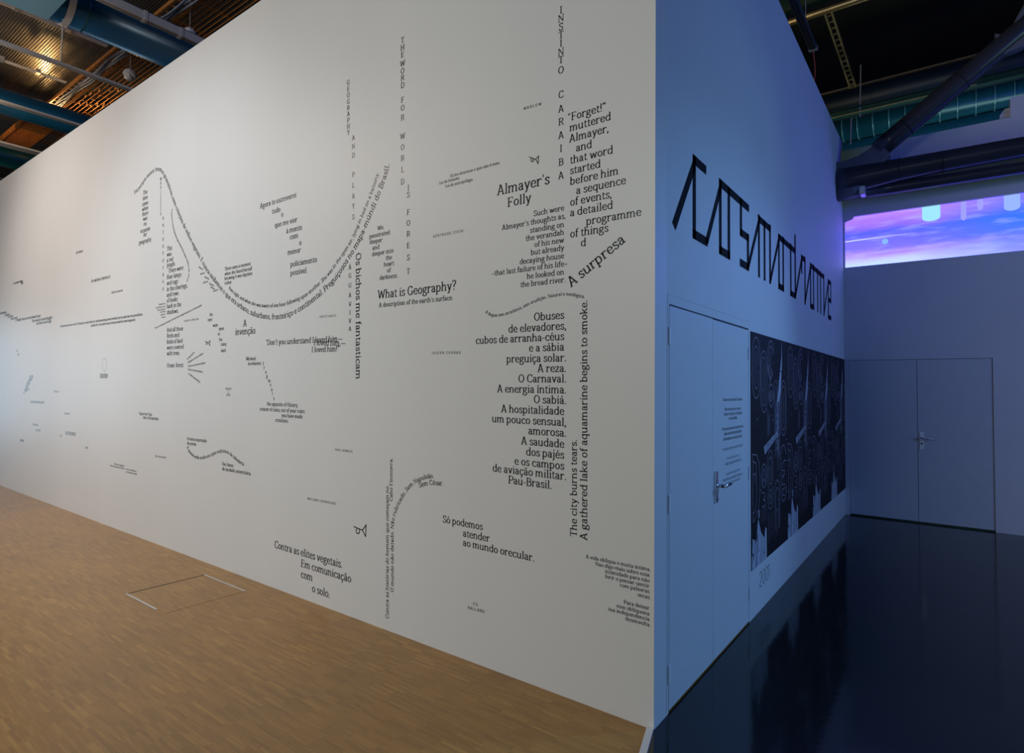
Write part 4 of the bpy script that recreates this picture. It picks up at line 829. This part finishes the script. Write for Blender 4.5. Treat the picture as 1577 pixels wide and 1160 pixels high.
# small bracket on top of the back wall
p = at(1548, 176, 1, LB+.05)
wb = empty('wall_bracket', tuple(p)); tag(wb, 'small pale angled bracket standing on the step of the back wall top', 'bracket')
MB().prism([(-.05, 0, -.045), (.075, 0, -.045), (.075, 0, .07), (-.0, 0, .07), (-.05, 0, .0)], (0, .08, 0)).build('plate', M_FOIL, wb)
for xx in (-.035, -.018, 0): MB().tube([(xx, -.004, -.03), (xx, 0, -.03)], .006, 8).build('bolt', M_STEEL, wb)
p = at(1563, 28, 2, 6.5); 
for (px, py), lb in zip(((1296, 168), (1302, 167)), ('left of two tiny lit lamps beside the ladder foot', 'right of two tiny lit lamps beside the ladder foot')):
    q = at(px, py, 2, 6.6); tag(MB().tube([(q[0], q[1], q[2]-.02), (q[0], q[1], q[2]+.03)], [.014, .02], 10).build('indicator_lamp', emit('lamp_glow', (1, .85, .6), 1.2)), lb, 'lamp', 'tiny indicator lamps')

# ---------------------------------------------------------------- things over the gallery (left top)
def run_y(px, py, z): return at(px, py, 2, z)[0]
x0, x1 = run_y(146, 0, 6.0), run_y(160, 0, 6.0)
ra = empty('track_rail', (x0, 0, 6.0)); tag(ra, 'long pale track rail alongside the largest blue duct', 'rail', 'pale rails under the gallery ceiling')
MB().box(0, x1-x0, -6, 9, 0, .10, .004).build('rail_body', M_RAIL, ra)
for k in range(2): MB().box(.022+k*.03, .03+k*.03, -6, 9, -.002, 0).build('track_slot', M_GAP, ra)
for px, py in ((221, 33), (279, 56)):
    yy = at(px, py, 2, 6.0)[1]; MB().box(-.006, x1-x0+.006, yy-.02, yy+.02, -.006, .106).build('clamp', M_RAIL, ra)
def rail(px0, px1, z, h, label):
    a, b = run_y(px0[0], px0[1], z), run_y(px1[0], px1[1], z)
    o = MB().box(b, a, -6, 9, z, z+h, .004).build('ceiling_rail', M_RAIL); tag(o, label, 'rail', 'pale rails under the gallery ceiling'); return o
rail((0, 64), (0, 69), 6.0, .035, 'pale rail crossing in front of the brightest glow on the corrugated ceiling')
rail((0, 156), (0, 160), 5.9, .035, 'pale rail crossing under the middle blue duct')
rail((0, 219), (0, 225), 5.9, .03, 'pale rail farthest left, above the lowest blue duct')
# ducts along y
def duct_y(name, xc, zc, r, y0, y1, m, label):
    t_ = empty(name, (xc, y0, zc)); tag(t_, label, 'duct', 'blue round ducts over the gallery')
    MB().tube([(0, -.35 if y0 > -5 else 0, 0), (0, y1-y0, 0)], r, 32).build('duct_body', m, t_, smooth=True); return t_
yb = at(100, 28, 2, 6.05)[1]
DB = duct_y('round_duct', -7.42, 6.30, .29, yb, 9, M_TEAL, 'largest blue round duct, beside the pale track rail')
MB().tube([(0, -.02, 0), (0, .05, 0)], .302, 32).build('collar', M_RAIL, DB, smooth=False)
MB().tube([(0, .18, 0), (0, .20, 0)], .294, 32).build('seam', M_TEALD, DB)
duct_y('round_duct', -11.75, 6.42, .215, -6, 9, M_TEAL, 'middle blue round duct crossing behind a pale rail')
duct_y('round_duct', -14.9, 6.42, .21, -6, 9, M_TEALD, 'farthest blue round duct, just over the wall edge')
# square box transition
c0, c1 = at(73, 31, 2, 6.0), at(104, 0, 2, 6.0)
tb2 = empty('duct_transition', (c0[0], c0[1], 6.0)); tag(tb2, 'light blue sheet-metal box joining the largest round duct', 'duct')
wx = .72
MB().add([(0, 0, 0), (wx, 0, 0), (wx, -3, 0), (0, -3, 0), (0, 0, .62), (wx, 0, .62), (wx, -3, .62), (0, -3, .62), (0, -.9, -.02)], [(0, 1, 2, 3), (4, 7, 6, 5), (0, 4, 5, 1), (1, 5, 6, 2), (2, 6, 7, 3), (3, 7, 4, 0)]).build('box', M_LBLUE, tb2)
MB().add([(0, 0, 0), (.72, -2.2, 0), (.72, 0, 0), (0, 0, -.002), (.72, -2.2, -.035), (.72, 0, -.002)], [(3, 5, 4), (0, 1, 4, 3), (0, 2, 1)]).build('folded_panel', M_LBLUE, tb2)
# thin conduits below the deck
def conduit(a, b, z, r, lb):
    A, B = at(*a, 2, z), at(*b, 2, z); t_ = empty('conduit', (A[0], A[1]-.8, z)); tag(t_, lb, 'pipe', 'thin conduits under the corrugated ceiling')
    L_ = B[1]-A[1]+.8
    for dx in (-.03, .03): MB().tube([(dx, 0, 0), (dx, L_, 0)], r, 8).build('pipe', M_RAIL, t_)
    for k in (.45, .75): MB().box(-.06, .06, L_*k-.03, L_*k+.03, -.02, .05).build('clip', M_STEEL, t_)
conduit((0, 3), (163, 73), 7.35, .016, 'paired thin conduit ending near the cable trays, upper one')
conduit((4, 93), (102, 127), 7.35, .014, 'paired thin conduit passing under the bright ceiling glow')
# hanging wire
p, q = at(97, 29, 2, 6.02), at(94.5, 97, 2, 6.06)
tag(MB().tube([tuple(p), tuple(q)], .009, 8).build('hanging_wire', M_RAIL), 'pale wire between the largest duct collar and a pale rail', 'wire')
# cable tray with cables, running along the hall
ZT2 = 7.25
ya, yb2 = at(68, 166, 2, ZT2)[1], at(84, 172, 2, ZT2)[1]
ct = empty('cable_tray', (-16, (ya+yb2)/2, ZT2)); tag(ct, 'orange cable tray with grey-blue cables between the blue ducts', 'cable tray')
hw = .11
for s_ in (-1, 1): MB().box(0, 11.5, s_*hw-.012, s_*hw+.012, -.03, .03).build('side_rail', M_ORANGE, ct)
rg = MB().box(-.012, .012, -hw, hw, -.03, -.015).build('rung', M_ORANGE, ct)
for k in range(1, 58): c = rg.copy(); C.objects.link(c); c.location = (.2*k, 0, 0)
for j in range(4):
    rnd = random.Random(j); pts = [(k*.28, (j-1.5)*.03+.012*math.sin(k*.9+j*2)+.012*rnd.random(), -.03+.015*math.sin(k*1.3+j)) for k in range(42)]
    MB().tube(pts, .017, 6).build('cable', M_CABLE, ct, smooth=True)
# rack of thin orange rods
rk = empty('pipe_rack', (-16, ct.location.y+.2, 7.3)); tag(rk, 'wide rack of thin parallel orange rods running beside the cable tray', 'rack')
for k in range(10): MB().tube([(0, k*.075, 0), (11.5, k*.075, 0)], .009, 6).build('rod', M_ORANGE, rk)
cm = MB().box(-.02, .02, -.05, .74, .01, .04).build('cross_member', M_ORANGE, rk)
for k in range(1, 16): c = cm.copy(); C.objects.link(c); c.location = (.75*k, 0, 0)
rr = random.Random(11); mb = MB()
for k in range(60):
    x, y_ = 1.2+rr.random()*3.2, rr.random()*.68; mb.tube([(x, y_, .01), (x+.06, y_+.03*rr.random(), -.02), (x+.12, y_-.02, .01)], .008, 5)
o = mb.build('loose_ties', M_ORANGE, rk); o['kind'] = 'stuff'
# open mesh tray beyond the middle duct
pa, pb2 = at(10, 225, 2, 7.1), at(38, 188, 2, 7.1); pc = at(77, 204, 2, 7.1)
mt = empty('mesh_tray', (pa[0], pb2[1], 7.1)); tag(mt, 'orange open-mesh tray glowing between the middle and farthest ducts', 'cable tray')
LX = pb2[0]-pa[0]; LY = (pc[1]-pb2[1])
for k in range(12): MB().box(0, LX+.6, LY*k/11-.008, LY*k/11+.008, 0, .016).build('long_bar', M_ORANGE, mt)
lb_ = MB().box(-.014, .014, 0, LY, -.01, .01).build('cross_bar', M_ORANGE, mt)
for k in range(1, 18): c = lb_.copy(); C.objects.link(c); c.location = ((LX+.6)*k/17, 0, 0)
MB().box(0, LX+.6, -.06, -.02, -.03, .06).build('side_rail', M_ORANGE, mt)
# crumpled covers
for (px, py, r), lb in zip(((200, 115.5, .10), (292, 52, .09)), ('crumpled pale cover hanging below the rods, near the wall edge', 'crumpled pale cover high above the pale track rail')):
    c = at(px, py, 2, 6.9); mb = MB(); n1_, n2_ = 10, 14; rr = random.Random(px); vs = []
    for i in range(n1_+1):
        for j in range(n2_):
            th = math.pi*i/n1_; ph = 2*math.pi*j/n2_; rad = r*(1+.18*(rr.random()-.5)*math.sin(th)); vs.append((rad*math.sin(th)*math.cos(ph), rad*math.sin(th)*math.sin(ph), rad*math.cos(th)))
    mb.add(vs, [(i*n2_+j, i*n2_+(j+1) % n2_, (i+1)*n2_+(j+1) % n2_, (i+1)*n2_+j) for i in range(n1_) for j in range(n2_)])
    cv = empty('crumpled_cover', tuple(c)); tag(cv, lb, 'cover', 'crumpled pale covers under the ceiling'); mb.build('cover', M_FOIL, cv)
    MB().tube([(0, 0, r*.8), (0, 0, .68)], .006, 6).build('stem', M_STEEL, cv)
